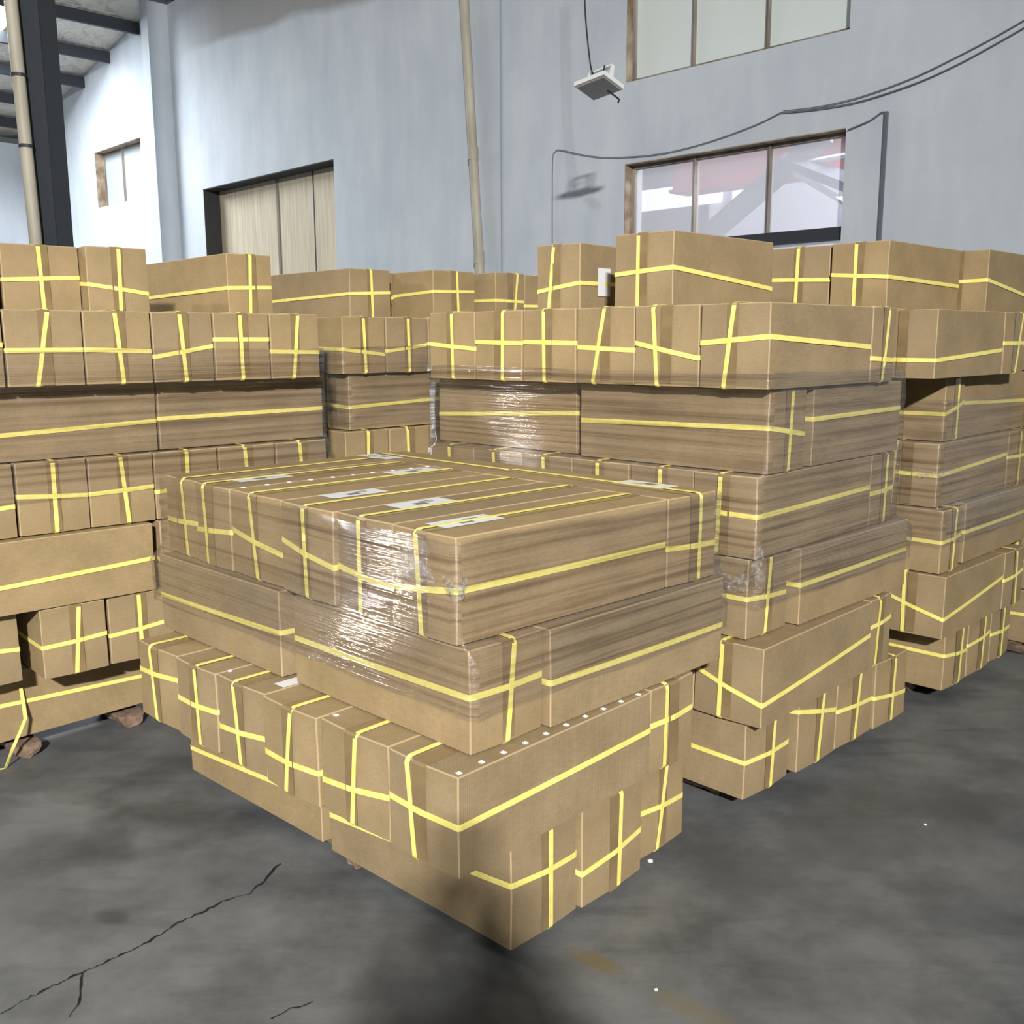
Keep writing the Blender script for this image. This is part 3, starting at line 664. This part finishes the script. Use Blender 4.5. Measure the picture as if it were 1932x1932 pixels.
M5.ubox(0, v1, 0, u1-.003, 'fifth-layer long carton at the middle pallet corner with a bright yellow strap', GM, (.56, .42, .56, .50), .50)
q = (M5.fu(1078, 790), 0); M5.ubox(.035, .295, q[0]+.004, M5.fu(829, 780, .035)-q[0], 'fifth-layer long carton on left side of the middle pallet under wrinkled film', GM, None, .42)
q = M5.uv(1531.6, 881); M5.vbox(q[0], q[0]+.265, q[1], M5.fv(1699, 780, q[0])-q[1], 'fifth-layer long carton on right side of the middle pallet under film', GM, (.6, .61, .5, .5), .63)
M6 = Layer.at(1450, 737, AM, MZ[5], MZ[6]); vf = M6.fv(1646.5, 640)
mk = lambda i: f'sixth-layer carton on left side of the middle pallet, {lb[i] if i else "at its right corner"}'.replace('near', 'right')
row_left(M6, [(1320, 655), (1197, 653), (1086.6, 652), (986, 655), (896, 657), (810.5, 659)], 0, vf-.004, mk,
         [(.54, .62, .50, .38), (.54, .34, .30, .38), (.48, .44, .50, .31), (.56, .54, .43, .45), (.56, .54, .63, .62), (.53, .45, .53, .55)], GM, .47)
M6.ubox(vf+.002, M6.fv(1691, 640), .004, LL, 'sixth-layer rear carton of the middle pallet, showing its end', GM, (.3, .26, .6, .42))
M6.ubox(vf+.002, vf+.262, .815, .79, 'sixth-layer rear carton of the middle pallet, on its far left', GM)
# loose top cartons on the middle pallet
def at_top(px, py, zt): p = atz(px, py, zt); return (p.x, p.y)
T1 = Layer(at_top(1274, 431.6, MZ[7]+.006), .775, MZ[6], MZ[7]+.006)
T1.vbox(0, T1.fu(1159.5, 505), 0, T1.fv(1459, 512), 'large top carton in front of the window, on the middle pallet', GM, (.46, .52, .43, .43), .30)
T2 = Layer(at_top(1097, 456, MZ[7]), .70, MZ[6], MZ[7])
tb = T2.vbox(0, T2.fu(1013, 520), 0, .62, 'top carton with a white paper label, left of the window carton', GM, (.28, .40, .42, .30), .42)
lbp = MB().box((.62/2-T2.fv(1128, 530)-.045, tb[2]/2+.0045, tb[3]*.44), (.09, .0006, .115)).build('paper_label', M['paper'], tb[0]); lbp['label'] = 'white paper label'

# ---- right pallet -----------------------------------------------------
GR = 'strapped cartons on the right pallet'; AR = .795
R1 = Layer.at(1776, 1305, AR, MZ[0], MZ[1]); a1, a2 = R1.fv(1820, 1280), R1.fv(1863, 1260)
R1.ubox(0, a1, 0, LL, 'bottom-layer corner carton of the right pallet, above a dark gap', GR, (.60, .50, .7, .62), .62)
R1.ubox(a1+.003, a2, 0, LL, 'bottom-layer carton on right side of the right pallet, second from its corner', GR, (.55, .62, .68, .6))
q = R1.uv(1881, 1240); R1.ubox(a2+.02, a2+.27, q[0], LL, 'bottom-layer carton on right side of the right pallet, third from its corner', GR, (.5, .48, .55, .5))
R2 = R2
Rb = Layer.at(1777.5, 1208, AR, MZ[1], MZ[2]); vf = Rb.fv(1889, 1140)
for i in range(3): Rb.vbox(.265*i, .265*(i+1), 0, vf, 'second-layer long corner carton of the right pallet' if i == 0 else f'second-layer carton on left side of the right pallet, {ORD[i]} from its corner', GR, (.6, .30, .33, .35) if i == 0 else None, .60 if i == 0 else None)
Rb.ubox(vf+.003, vf+.26, .0, LL, 'second-layer rear carton of the right pallet, near the right edge', GR)
Rc = Layer.at(1771, 1085, AR, MZ[2], MZ[3]); v1 = Rc.fv(1809, 1063)
Rc.ubox(0, v1, 0, LL, 'third-layer corner carton of the right pallet, shiny film on its side', GR, (.50, .55, .6, .5), .52)
q = Rc.uv(1816, 1064); Rc.vbox(q[0], q[0]+.26, q[1]+.004, .80, 'third-layer long carton on right side of the right pallet, under shiny film', GR, (.5, .52, .5, .5), .55)
Rd = Layer.at(1764.6, 959, AR, MZ[3], MZ[4])
for i in range(3): Rd.vbox(.265*i, .265*(i+1), 0, .80, 'fourth-layer corner carton of the right pallet, film over its long side' if i == 0 else f'fourth-layer carton on left side of the right pallet, {ORD[i]} from its corner', GR, (.52, .50, .3, .25) if i == 0 else None, .62 if i == 0 else None)
Rd.ubox(.804, 1.06, .0, LL, 'fourth-layer rear carton of the right pallet, behind film', GR)
Re = Layer.at(1777.5, 834, AR, MZ[4], MZ[5]); v1 = Re.fv(1818, 770)
Re.ubox(0, v1, 0, LL, 'fifth-layer corner carton of the right pallet with a sparkling film edge', GR, (.42, .60, .62, .62), .40)
Re.vbox(.012, .275, v1+.004, .80, 'fifth-layer long carton on right side of the right pallet, under film', GR)
Rf = Layer.atd(1769, 640, 3.93, AR, MZ[5], MZ[6]); vf = Rf.fv(1894, 640)
for i in range(3): Rf.vbox(.265*i, .265*(i+1), 0, vf, 'sixth-layer long corner carton of the right pallet' if i == 0 else f'sixth-layer carton on left side of the right pallet, {ORD[i]} from its corner', GR, (.25, .24, .30, .16) if i == 0 else None, .38 if i == 0 else None)
Rf.ubox(vf+.003, vf+.26, .0, LL, 'sixth-layer rear carton of the right pallet, near the right edge', GR, (.5, .5, .8, .55))
T3 = Layer(at_top(1680.5, 451, MZ[7]+.02), AR, MZ[6], MZ[7]+.02)
T3.vbox(0, T3.fu(1567.5, 510), 0, T3.fv(1812, 515), 'top carton on the right pallet, right of the window', GR, (.55, .48, .45, .45), .42)
u1 = T3.fu(1564, 510); T3.vbox(u1+.004, T3.fu(1446, 510), .02, .7, 'top carton half hidden behind the large window carton', GR, (.52, .48, .50, .48))
q = T3.uv(1864, 468, MZ[7]+.02); T3.vbox(q[0], .0-.004 if q[0] < -.2 else q[0]+.265, max(q[1], T3.fv(1812, 515)+.03), .62, 'top carton cut by the right edge of the photo', GR, (.5, .52, .4, .4), .25)

# ---- stack at the right edge ------------------------------------------
GE = 'strapped cartons in the stack at the right edge'
for kk in range(6):
    O = Rf.O+Rf.V*(1.335+.02*(kk % 2)); E1 = Layer((O.x, O.y), AR, MZ[kk], MZ[kk+1])
    if kk % 2:
        for i in range(5): E1.vbox(.265*i-.05, .265*(i+1)-.05, 0, LL, f'{LAY[kk+1]} carton in the stack at the right edge, {ORD[i]} from its corner', GE)
    else:
        E1.ubox(0, .262, -.05, LL, f'{LAY[kk+1]} long carton in the stack at the right edge, nearer one', GE)
        E1.ubox(0, .262, -.045+LL, LL, f'{LAY[kk+1]} long carton in the stack at the right edge, farther one', GE)

# ---- left pallet --------------------------------------------------------
GP = 'strapped cartons on the left pallet'; AP = .815
P1 = Layer.at(0, 1404, .745, MZ[0], MZ[1])
P1.vbox(0, .265, -.25, P1.fv(268, 1328)+.25+.25, 'bottom-layer long carton of the left pallet on round logs', GP, (.5, .6, .5, .5), .40)
P2 = Layer.at(83, 1284, .83, MZ[1], MZ[2])
P2.ubox(0, P2.fv(207.5, 1259), 0, LL, 'second-layer carton of the left pallet with a dark gap beside it', GP, (.45, .50, .58, .48), .5)
a = P2.fv(211, 1258)
P2.ubox(a+.002, a+.27, .01, LL, 'second-layer carton of the left pallet beside the front pallet', GP, (.42, .50, .46, .46))
P2.ubox(a+.275, a+.545, .012, LL, 'second-layer carton of the left pallet, behind the front pallet', GP)
a = P2.fv(53, 1293); P2.ubox(a-.27, a, .05, LL, 'second-layer carton of the left pallet at the left photo edge', GP)
P3 = Layer.at(296, 1113, .815, MZ[2], MZ[3])
P3.vbox(0, .265, -.80, .80, 'third-layer long carton of the left pallet with a sagging strap', GP, (.5, .34, .5, .5), .48)
P3.vbox(.02, .285, .04, .78, 'third-layer long carton of the left pallet, behind the front pallet', GP)
P4 = Layer.at(36, 1014, .835, MZ[3], MZ[4])
vs = [P4.fv(*p) for p in ((36, 1014), (172, 997), (296, 983), (413, 905), (520, 895), (617, 885))]
sts = [(.55, .48, .51, .50), (.48, .51, .49, .56), (.4, .5, .5, .5), (.5, .5, .45, .5), (.5, .5, .45, .5)]
for i in range(5): P4.ubox(vs[i]+.002, vs[i+1], .0, LL, f'fourth-layer carton of the left pallet, {ORD[i]} full one from the left', GP, sts[i])
P4.ubox(vs[0]-.27, vs[0]-.002, -.003, LL, 'fourth-layer carton of the left pallet cut by the left photo edge', GP, (.35, .42, .5, .5))
P5 = Layer.at(299, 850, .80, MZ[4], MZ[5])
P5.vbox(0, .265, -LL, LL, 'fifth-layer long carton of the left pallet at the left photo edge', GP, (.5, .32, .5, .5), .43)
P5.vbox(0, .265, .012, P5.fv(609, 780)-.012, 'fifth-layer long carton of the left pallet, right one, under film', GP, (.5, .46, .5, .5), .48)
P6 = Layer.at(162, 727, .815, MZ[5], MZ[6])
vs = [P6.fv(*p) for p in ((8, 660), (158.5, 660), (287, 659), (403.5, 659), (509.5, 658), (604, 660))]
sts = [(.47, .47, .55, .37), (.47, .44, .46, .53), (.35, .51, .44, .50), (.62, .62, .45, .46), (.41, .39, .55, .44)]
for i in range(5): P6.ubox(vs[i]+.002, vs[i+1], [0, 0, .004, .0, .004][i], LL, f'sixth-layer carton of the left pallet, {ORD[i]} full one from the left', GP, sts[i])
P6.ubox(vs[0]-.27, vs[0]-.002, -.003, LL, 'sixth-layer carton of the left pallet cut by the left photo edge', GP, (.5, .55, .5, .5))
T4 = Layer(at_top(152, 465, MZ[7]), .83, MZ[6], MZ[7])
T4.ubox(T4.fv(2, 525), T4.fv(151, 525), 0, .79, 'top carton of the left stack in front of the steel column', GP, (.47, .54, .47, .49))
T4.ubox(T4.fv(2, 525)-.285, T4.fv(2, 525)-.012, -.01, .79, 'top carton of the left stack cut by the left photo edge', GP)
T5 = Layer(at_top(157, 461, MZ[7]), .87, MZ[6], MZ[7])
T5.ubox(T5.fv(160, 525)+.012, T5.fv(283, 525), 0.02, .6, 'tilted-looking top carton of the left stack below the small window', GP, (.42, .29, .52, .50))
T6 = Layer(at_top(424.5, 476, MZ[7]), .83, MZ[6], MZ[7])
T6.ubox(0, T6.fv(513, 540), 0, .93, 'top carton of the left stack in front of the beige door', GP, (.43, .46, .50, .46), .36)

# ---- pallet behind the left one ------------------------------------------
GQ = 'strapped cartons on the rear left pallet'; AQ = .80
OQ = Vector((-.795, 4.80, 0))
def QL(px, py, kk, a=AQ):
    r = ray(px, py); dd = 4.80 if kk != 5 else 4.86; p = CAM+r*(dd/r.y); return Layer((p.x, p.y), a, MZ[kk-1], MZ[kk])
Q6 = QL(645, 675, 6); w1 = Q6.fv(727.5, 670); w2 = Q6.fv(807, 665)
Q6.ubox(0, w1, 0, LL, 'sixth-layer corner carton of the rear left pallet, dark gap at its left', GQ, (.42, .31, .47, .50), .5)
Q6.ubox(w1+.003, w2, .0, LL, 'sixth-layer carton of the rear left pallet, second from the dark gap', GQ, (.38, .50, .5, .52))
for i in range(2): Q6.ubox(w2+.003+.268*i, w2+.268*(i+1), .0, LL, f'sixth-layer carton of the rear left pallet, {ORD[i+2]} from the dark gap', GQ)
Q5 = QL(660, 790, 5)
Q5.vbox(0, .235, 0, .82, 'fifth-layer long carton of the rear left pallet beside the middle pallet film', GQ, (.45, .40, .25, .25), .52)
Q5.vbox(.24, .50, 0.02, .82, 'fifth-layer long carton of the rear left pallet, behind the front one', GQ)
Q5.vbox(0, .235, .83, .35, 'fifth-layer short carton of the rear left pallet, behind the middle pallet', GQ)
Q4 = QL(653, 900, 4)
for i in range(4): Q4.ubox(.268*i, .268*(i+1)-.003, 0, LL, f'fourth-layer carton of the rear left pallet, {ORD[i]} from the dark gap', GQ)
for kk in (3, 2, 1):
    Qx = Layer((Q4.O.x, Q4.O.y), AQ, MZ[kk-1], MZ[kk])
    if kk == 2: 
        for i in range(2): Qx.vbox(.268*i, .268*i+.262, 0, 1.06, f'second-layer carton of the rear left pallet, {("nearer", "farther")[i]} one', GQ)
    else:
        for i in range(4): Qx.ubox(.268*i, .268*(i+1)-.003, 0, LL, f'{LAY[kk]} carton of the rear left pallet, {ORD[i]} from the dark gap', GQ)
T7 = Layer(at_top(657, 504.7, MZ[7]), AQ, MZ[6], MZ[7])
T7.ubox(0, T7.fv(737, 558), 0, LL, 'top carton of the rear left pallet below the door edge', GQ, (.50, .55, .50, .52), .42)
T8 = Layer(at_top(816, 508, MZ[7]), AQ, MZ[6], MZ[7])
T8.ubox(0, T8.fv(895.5, 555), 0, .40, 'top carton of the rear left pallet, third from the left', GQ, (.57, .60, .55, .58), .5)
v7 = T7.fv(740, 558)
T7.ubox(v7+.006, (T8.O-T7.O).dot(T7.V)-.004, .16, .62, 'top carton of the rear left pallet, second, with shiny tape', GQ, (.50, .46, .36, .42))

# ---- stack behind the middle pallet, of which only the tops show ----------
GS = 'strapped cartons in the hidden rear stack'
T9 = Layer(at_top(934, 512.5, MZ[7]), AQ, MZ[6], MZ[7])
T9.ubox(0, T9.fv(989, 560), 0, .7, 'top carton left of the labelled one, below the downpipe', GS, (.40, .38, .75, .62), .42)
T9.ubox(T9.fv(989, 560)+.06, T9.fv(989, 560)+.33, .06, .62, 'top carton peeping out beside the labelled carton', GS, (.3, .3, .5, .5))
for kk in range(1, 7):
    S = Layer((T9.O.x, T9.O.y), AQ, MZ[kk-1], MZ[kk])
    for i in range(3): S.ubox(-.02+.268*i, -.02+.268*(i+1)-.003, -.02, LL, f'{LAY[kk]} carton in the hidden rear stack, {ORD[i]} from the left', GS)

# ------------------------------------------------------------------ stretch film
def film(name, rings, label, rad=.02, seed=1):
    """rings: list of (layer, z, offset). one clear sheet wrapped round the layers"""
    rnd = random.Random(seed); NP = 96; V_ = []; F_ = []; uvs = []
    # resample rings vertically
    R_ = []
    for i in range(len(rings)-1):
        (l0, za, o0), (l1, zb, o1) = rings[i], rings[i+1]; n = max(1, int(abs(zb-za)/.035))
        for j in range(n): R_.append((l0, l1, j/n, za+(zb-za)*j/n, o0+(o1-o0)*j/n))
    R_.append((rings[-1][0], rings[-1][0], 0, rings[-1][1], rings[-1][2]))
    def outline(L, off):
        u0, u1, v0, v1 = L.rect(); u0 -= off; v0 -= off; u1 += off; v1 += off
        per = []
        cs = [(u0, v0), (u0, v1), (u1, v1), (u1, v0)]
        lens = [v1-v0, u1-u0, v1-v0, u1-u0]
        for e in range(4):
            p, q = cs[e], cs[(e+1) % 4]; n = NP//4
            for i in range(n):
                t = i/n; t = rad/lens[e]+(1-2*rad/lens[e])*i/(n-1)
                pu, pv = p[0]+(q[0]-p[0])*t, p[1]+(q[1]-p[1])*t
                per.append(L.O+L.U*pu+L.V*pv)
        return per
    nr = len(R_)
    ph = [rnd.uniform(0, 6.28) for _ in range(6)]
    for i, (l0, l1, t, z, off) in enumerate(R_):
        A = outline(l0, off); B = outline(l1, off) if l1 is not l0 else A
        for j in range(NP):
            p = A[j].lerp(B[j], t); zz = z
            if i in (0, nr-1): zz += .003*math.sin(j*.33+ph[0])+.002*math.sin(j*.9+ph[1])
            c = (l0.O+l0.U*.8+l0.V*.5); d = (p-c); d.z = 0; d.normalize()
            p = p+d*(.0022*math.sin(z*70+j*.12+ph[2])+.0022*math.sin(z*33-j*.21+ph[3])+rnd.uniform(0, .0025))
            V_.append((p.x, p.y, zz)); uvs.append((j*4.6/NP, z))
    for i in range(nr-1):
        for j in range(NP):
            q = (j+1) % NP; F_.append((i*NP+j, i*NP+q, (i+1)*NP+q, (i+1)*NP+j))
    o = mesh_obj(name, V_, F_, M['film'], None, None, True)
    ul = o.data.uv_layers.new(name='wrap')
    for poly in o.data.polygons:
        js = [vi % NP for vi in poly.vertices]; wrap = max(js)-min(js) > 2
        for li, vi in zip(poly.loop_indices, poly.vertices):
            u, v = uvs[vi]
            if wrap and vi % NP == 0: u += 4.6
            ul.data[li].uv = (u, v)
    tag(o, label, 'stretch film'); return o
fo = .016
film('stretch_film', [(F4, FZ[4]-.012, fo-.004), (F4, FZ[3]+.03, fo), (F3, FZ[3]-.02, fo), (F3, FZ[2]+.105, fo-.002)], 'clear stretch film round the upper two layers of the front pallet', seed=2)
film('stretch_film', [(M6, MZ[5]+.055, fo), (M6, MZ[5]+.02, fo), (M5, MZ[5]-.02, fo), (M5, MZ[4]+.02, fo), (M4, MZ[4]-.02, fo), (M4, MZ[3]+.02, fo), (M3, MZ[3]-.02, fo), (M3, MZ[2]+.12, fo)], 'clear stretch film round the middle layers of the middle pallet', seed=3)
film('stretch_film', [(Re, MZ[5]-.10, fo), (Re, MZ[4]+.02, fo), (Rd, MZ[4]-.02, fo), (Rd, MZ[3]+.02, fo), (Rc, MZ[3]-.02, fo), (Rc, MZ[2]+.12, fo)], 'clear shiny stretch film round the right pallet', seed=4)
film('stretch_film', [(P6, MZ[5]+.13, fo), (P6, MZ[5]+.02, fo), (P5, MZ[5]-.02, fo), (P5, MZ[4]+.02, fo), (P4, MZ[4]-.02, fo), (P4, MZ[3]+.13, fo)], 'clear stretch film round the middle layers of the left pallet', seed=5)
film('stretch_film', [(Q6, MZ[5]+.13, fo), (Q6, MZ[5]+.02, fo), (Q5, MZ[5]-.02, fo), (Q5, MZ[4]+.02, fo)], 'clear stretch film round the rear left pallet', seed=6)

# crumpled knots where the film is gathered
k = MT('crumpled_film', .15, .5); nt = k.t
oc = k.obj(); cr = k.noise(oc, 55, 5, (1, 1, 1), .7)
bp = k.n('ShaderNodeBump'); bp.inputs['Strength'].default_value = 1.0; bp.inputs['Distance'].default_value = .02; k.l(cr, bp.inputs['Height'])
gl = k.n('ShaderNodeBsdfGlossy'); gl.inputs['Roughness'].default_value = .16; k.l(bp.outputs[0], gl.inputs['Normal'])
df = k.n('ShaderNodeBsdfDiffuse'); df.inputs['Color'].default_value = (.78, .79, .82, 1); k.l(bp.outputs[0], df.inputs['Normal'])
tr = k.n('ShaderNodeBsdfTransparent')
m1 = k.n('ShaderNodeMixShader'); k.l(k.ramp(cr, [(.46, (.0, .0, .0)), (.70, (.5, .5, .5))]), m1.inputs[0]); k.l(tr.outputs[0], m1.inputs[1]); k.l(df.outputs[0], m1.inputs[2])
m2 = k.n('ShaderNodeMixShader'); m2.inputs[0].default_value = .10; k.l(m1.outputs[0], m2.inputs[1]); k.l(gl.outputs[0], m2.inputs[2]); k.l(m2.outputs[0], nt.nodes['Material Output'].inputs['Surface'])
M['crumple'] = k.m
FILMS = [o for o in COL.objects if o.name.startswith('stretch_film')]
def knot(fi, Ly, face, px, py, sx, sz, seed):
    rnd = random.Random(seed); fo2 = .024
    u0, u1, v0, v1 = Ly.rect()
    if face == 'L': v = v0-fo2; u = Ly.fu(px, py, v); r = ray(px, py); q = Ly.O+Ly.V*v; t = (q-CAM).dot(Ly.V)/r.dot(Ly.V); n = Ly.V; d = Ly.U
    else: u = u0-fo2; r = ray(px, py); q = Ly.O+Ly.U*u; t = (q-CAM).dot(Ly.U)/r.dot(Ly.U); n = Ly.U; d = Ly.V
    p = CAM+r*t; b = bmesh.new(); NA, NR = 28, 7; ring = [[b.verts.new((0, 0, 0))]*NA]
    ph_ = [rnd.uniform(0, 6.28) for _ in range(4)]
    outl = [1+.30*math.sin(2*2*math.pi*j/NA+ph_[0])+.25*math.sin(3*2*math.pi*j/NA+ph_[1])+.18*math.sin(5*2*math.pi*j/NA+ph_[2])+rnd.uniform(-.15, .15) for j in range(NA)]
    for i in range(1, NR+1):
        rr = []
        for j in range(NA):
            th = 2*math.pi*j/NA; q_ = i/NR*outl[j]*.8
            rr.append(b.verts.new(d*(math.cos(th)*q_*sx)+Vector((0, 0, math.sin(th)*q_*sz))-n*((1-(i/NR)**2)*.006+rnd.uniform(-.004, .006)*(1 if i < NR else 0)-.004)))
        ring.append(rr)
    for i in range(1, NR):
        for j in range(NA): b.faces.new((ring[i][j], ring[i][(j+1) % NA], ring[i+1][(j+1) % NA], ring[i+1][j]))
    for j in range(NA): b.faces.new((ring[0][0], ring[1][(j+1) % NA], ring[1][j]))
    me = bpy.data.meshes.new('film_knot'); b.to_mesh(me); b.free(); me.materials.append(M['crumple'])
    o = bpy.data.objects.new('film_knot', me); COL.objects.link(o); o.location = p; o.parent = FILMS[fi]; o['label'] = 'crumpled knot of gathered film'
knot(0, F4, 'L', 850, 1110, .028, .030, 1); knot(0, F4, 'R', 873, 1108, .018, .034, 2); knot(0, F4, 'L', 772, 1070, .075, .055, 3)
knot(1, M3, 'L', 1378, 1098, .075, .045, 4); knot(1, M3, 'R', 1432, 1072, .05, .075, 5); knot(2, Rd, 'L', 1748, 893, .09, .028, 8)

# ------------------------------------------------------------------ pallets of boards on split logs
def half_log(length, r, h, name, parent, loc, rz):
    v = []; f = []; n = 9; st = 8
    rnd = random.Random(hash((round(loc[0], 2), round(loc[1], 2))) & 255)
    for i in range(st):
        x = -length/2+length*i/(st-1)
        for j in range(n):
            t = math.pi*j/(n-1); rr = 1+rnd.uniform(-.10, .08); v.append((x+rnd.uniform(-.006, .006), math.cos(t)*r*rr, h-math.sin(t)*h*rr*.98 if 0 < j < n-1 else h))
    for i in range(st-1):
        for j in range(n-1): f.append((i*n+j, i*n+j+1, (i+1)*n+j+1, (i+1)*n+j))
        f.append((i*n+n-1, i*n, (i+1)*n, (i+1)*n+n-1))
    f.append(tuple(range(n))[::-1]); f.append(tuple((st-1)*n+j for j in range(n)))
    v = [(a, b, max(c, 0)) for a, b, c in v]
    o = mesh_obj(name, v, f, M['wood'], parent); o.location = loc; o.rotation_euler = (0, 0, rz); return o
def wood_pallet(Ly, label, logs, along, inset=.05, log_in=.0):
    e = empty('wooden_pallet', (Ly.O.x, Ly.O.y, 0), math.pi-Ly.a); tag(e, label, 'pallet')     # local x = U, local y = -V
    u0, u1, v0, v1 = Ly.rect()
    for g in logs:
        if along == 'v': li = 0 if abs(g-g1) < .01 else .12; half_log(v1-v0-2*inset-2*li, .055, .058, 'log_bearer', e, (g, -(v0+v1)/2, 0), math.pi/2)
        else: half_log(u1-u0-inset*1.2-2*log_in, .055, .058, 'log_bearer', e, ((u0+u1)/2-.03, -g, 0), 0)
    n = 7
    for i in range(n):
        if along == 'v':
            y = v0+.09+(v1-v0-.18)*i/(n-1); MB().box(((u0+u1)/2, -y, .0695), (u1-u0-2*inset, .09, .017)).build('deck_board', M['board'], e)
        else:
            x = u0+.11+(u1-u0-.22)*i/(n-1); MB().box((x, -(v0+v1)/2, .0695), (.09, v1-v0-2*inset, .017)).build('deck_board', M['board'], e)
    e.scale = (1, 1, Ly.z0/.08 if Ly.z0 > 0 else 1)
    return e
g1 = F1.fu(667, 1620, .05)
wood_pallet(F1, 'wooden log pallet under the front stack of cartons', (.16, g1, 1.32), 'v', .045)
wood_pallet(M1, 'wooden log pallet under the middle stack', (.14, .5, .88), 'u', .10, .16)
wood_pallet(R1, 'wooden log pallet under the right stack', (.14, .4, .66), 'u', .10, .16)
p1 = P1.fv(45, 1415, .02); p2 = P1.fv(241, 1358, .02)
wood_pallet(P1, 'wooden log pallet under the left stack with round log ends', (p1, p2), 'u', .0)
E0 = Layer((Rf.O+Rf.V*1.335)[:2], AR, MZ[0], MZ[1]); E0.ext = [(-.04, 1.5, 0, .3)]
wood_pallet(E0, 'wooden log pallet under the stack at the right edge', (.08, .22), 'u', .02)
Q0 = Layer((Q4.O.x, Q4.O.y), AQ, 0, .08); Q0.ext = [(0, LL, 0, 1.06)]; wood_pallet(Q0, 'wooden log pallet under the rear left stack', (.1, .5, .95), 'u', .02)
S0 = Layer((T9.O.x, T9.O.y), AQ, 0, .08); S0.ext = [(-.02, .78, -.02, .78)]; wood_pallet(S0, 'wooden log pallet under the hidden rear stack', (.1, .4, .7), 'u', .02)

# loose end of yellow strap hanging from the left pallet
sp = [Vector(p) for p in ((0, 0, 0),)]
def faceP(px, py, out):
    r = ray(px, py); q = P1.O-P1.U*out; t = (q-CAM).dot(P1.U)/r.dot(P1.U); return CAM+r*t
sp = [faceP(39, 1298, .012), faceP(44, 1325, .02), faceP(48, 1355, .05), faceP(38, 1380, .08), faceP(24, 1412, .10)]
e1 = atz(10, 1450, .003); e2 = atz(-14, 1453, .003); sp += [e1, e2]
nn = [-P1.U]*5+[Vector((0, 0, 1))]*2; ww = [P1.V]*5+[Vector((.35, .94, 0))]*2
tag(MB().ribbon(sp, nn, ww, .014, .001, False).build('loose_strap', M['strap']), 'loose yellow strap end hanging to the floor at the left pallet', 'strap')
for i, (px, py, sz) in enumerate(((1745.6, 1555.5, .012), (1238, 1867, .012), (1227, 1624, .02))):
    p = atz(px, py, sz*.3); b = bmesh.new(); bmesh.ops.create_icosphere(b, subdivisions=1, radius=sz*.5)
    for vv in b.verts: vv.co.z *= .6; vv.co.x *= random.uniform(.8, 1.3)
    me = bpy.data.meshes.new('paper_scrap'); b.to_mesh(me); b.free(); me.materials.append(M['paper'])
    o = bpy.data.objects.new('paper_scrap', me); COL.objects.link(o); o.location = p
    tag(o, ('tiny white scrap lying on the open floor at right', 'tiny white scrap on the floor near the ochre stain', 'small pale scrap on the floor beside the front pallet')[i], 'scrap', 'white scraps on the floor')

# ------------------------------------------------------------------ the photographer, whose shadow falls on the floor
px0 = .07
J = {'pelvis': (px0, -.50, .98), 'waist': (px0, -.49, 1.13), 'chest': (px0, -.46, 1.32), 'neck': (px0, -.43, 1.48), 'jaw': (px0, -.40, 1.56), 'head': (px0, -.40, 1.66), 'crown': (px0, -.40, 1.73),
     'hipL': (px0-.10, -.50, .92), 'kneeL': (px0-.11, -.47, .50), 'ankL': (px0-.11, -.50, .09), 'toeL': (px0-.13, -.36, .04),
     'hipR': (px0+.10, -.50, .92), 'kneeR': (px0+.11, -.47, .50), 'ankR': (px0+.11, -.50, .09), 'toeR': (px0+.13, -.36, .04),
     'shL': (px0-.18, -.45, 1.43), 'elL': (px0-.27, -.28, 1.24), 'wrL': (-.08, -.12, 1.50), 'haL': (-.055, -.06, 1.56),
     'shR': (px0+.18, -.45, 1.43), 'elR': (px0+.22, -.28, 1.24), 'wrR': (.09, -.12, 1.50), 'haR': (.055, -.06, 1.56)}
RD = {'pelvis': .14, 'waist': .125, 'chest': .15, 'neck': .06, 'jaw': .075, 'head': .092, 'crown': .06, 'hipL': .095, 'hipR': .095, 'kneeL': .06, 'kneeR': .06, 'ankL': .042, 'ankR': .042, 'toeL': .035, 'toeR': .035,
      'shL': .065, 'shR': .065, 'elL': .043, 'elR': .043, 'wrL': .03, 'wrR': .03, 'haL': .034, 'haR': .034}
names = list(J); ED = [('pelvis', 'waist'), ('waist', 'chest'), ('chest', 'neck'), ('neck', 'jaw'), ('jaw', 'head'), ('head', 'crown')]
for sd in 'LR': ED += [('pelvis', 'hip'+sd), ('hip'+sd, 'knee'+sd), ('knee'+sd, 'ank'+sd), ('ank'+sd, 'toe'+sd), ('chest', 'sh'+sd), ('sh'+sd, 'el'+sd), ('el'+sd, 'wr'+sd), ('wr'+sd, 'ha'+sd)]
me = bpy.data.meshes.new('person'); me.from_pydata([J[n] for n in names], [(names.index(a), names.index(b)) for a, b in ED], [])
per = bpy.data.objects.new('person', me); COL.objects.link(per); me.materials.append(plain('dark_work_clothes', srgb(52, 54, 60), .9))
sk_ = per.modifiers.new('skin', 'SKIN'); per.modifiers.new('sub', 'SUBSURF').levels = 2; per.modifiers['sub'].render_levels = 2
for n, sv in zip(names, me.skin_vertices[0].data): sv.radius = (RD[n], RD[n]); sv.use_root = (n == 'pelvis')
tag(per, 'person in dark clothes holding up a phone, casting the floor shadow', 'person')
ph = MB().box((0, -.045, 1.60), (.075, .008, .15)).build('phone', plain('black_phone', srgb(22, 22, 24), .3)); tag(ph, 'black phone held up by the standing person', 'phone')
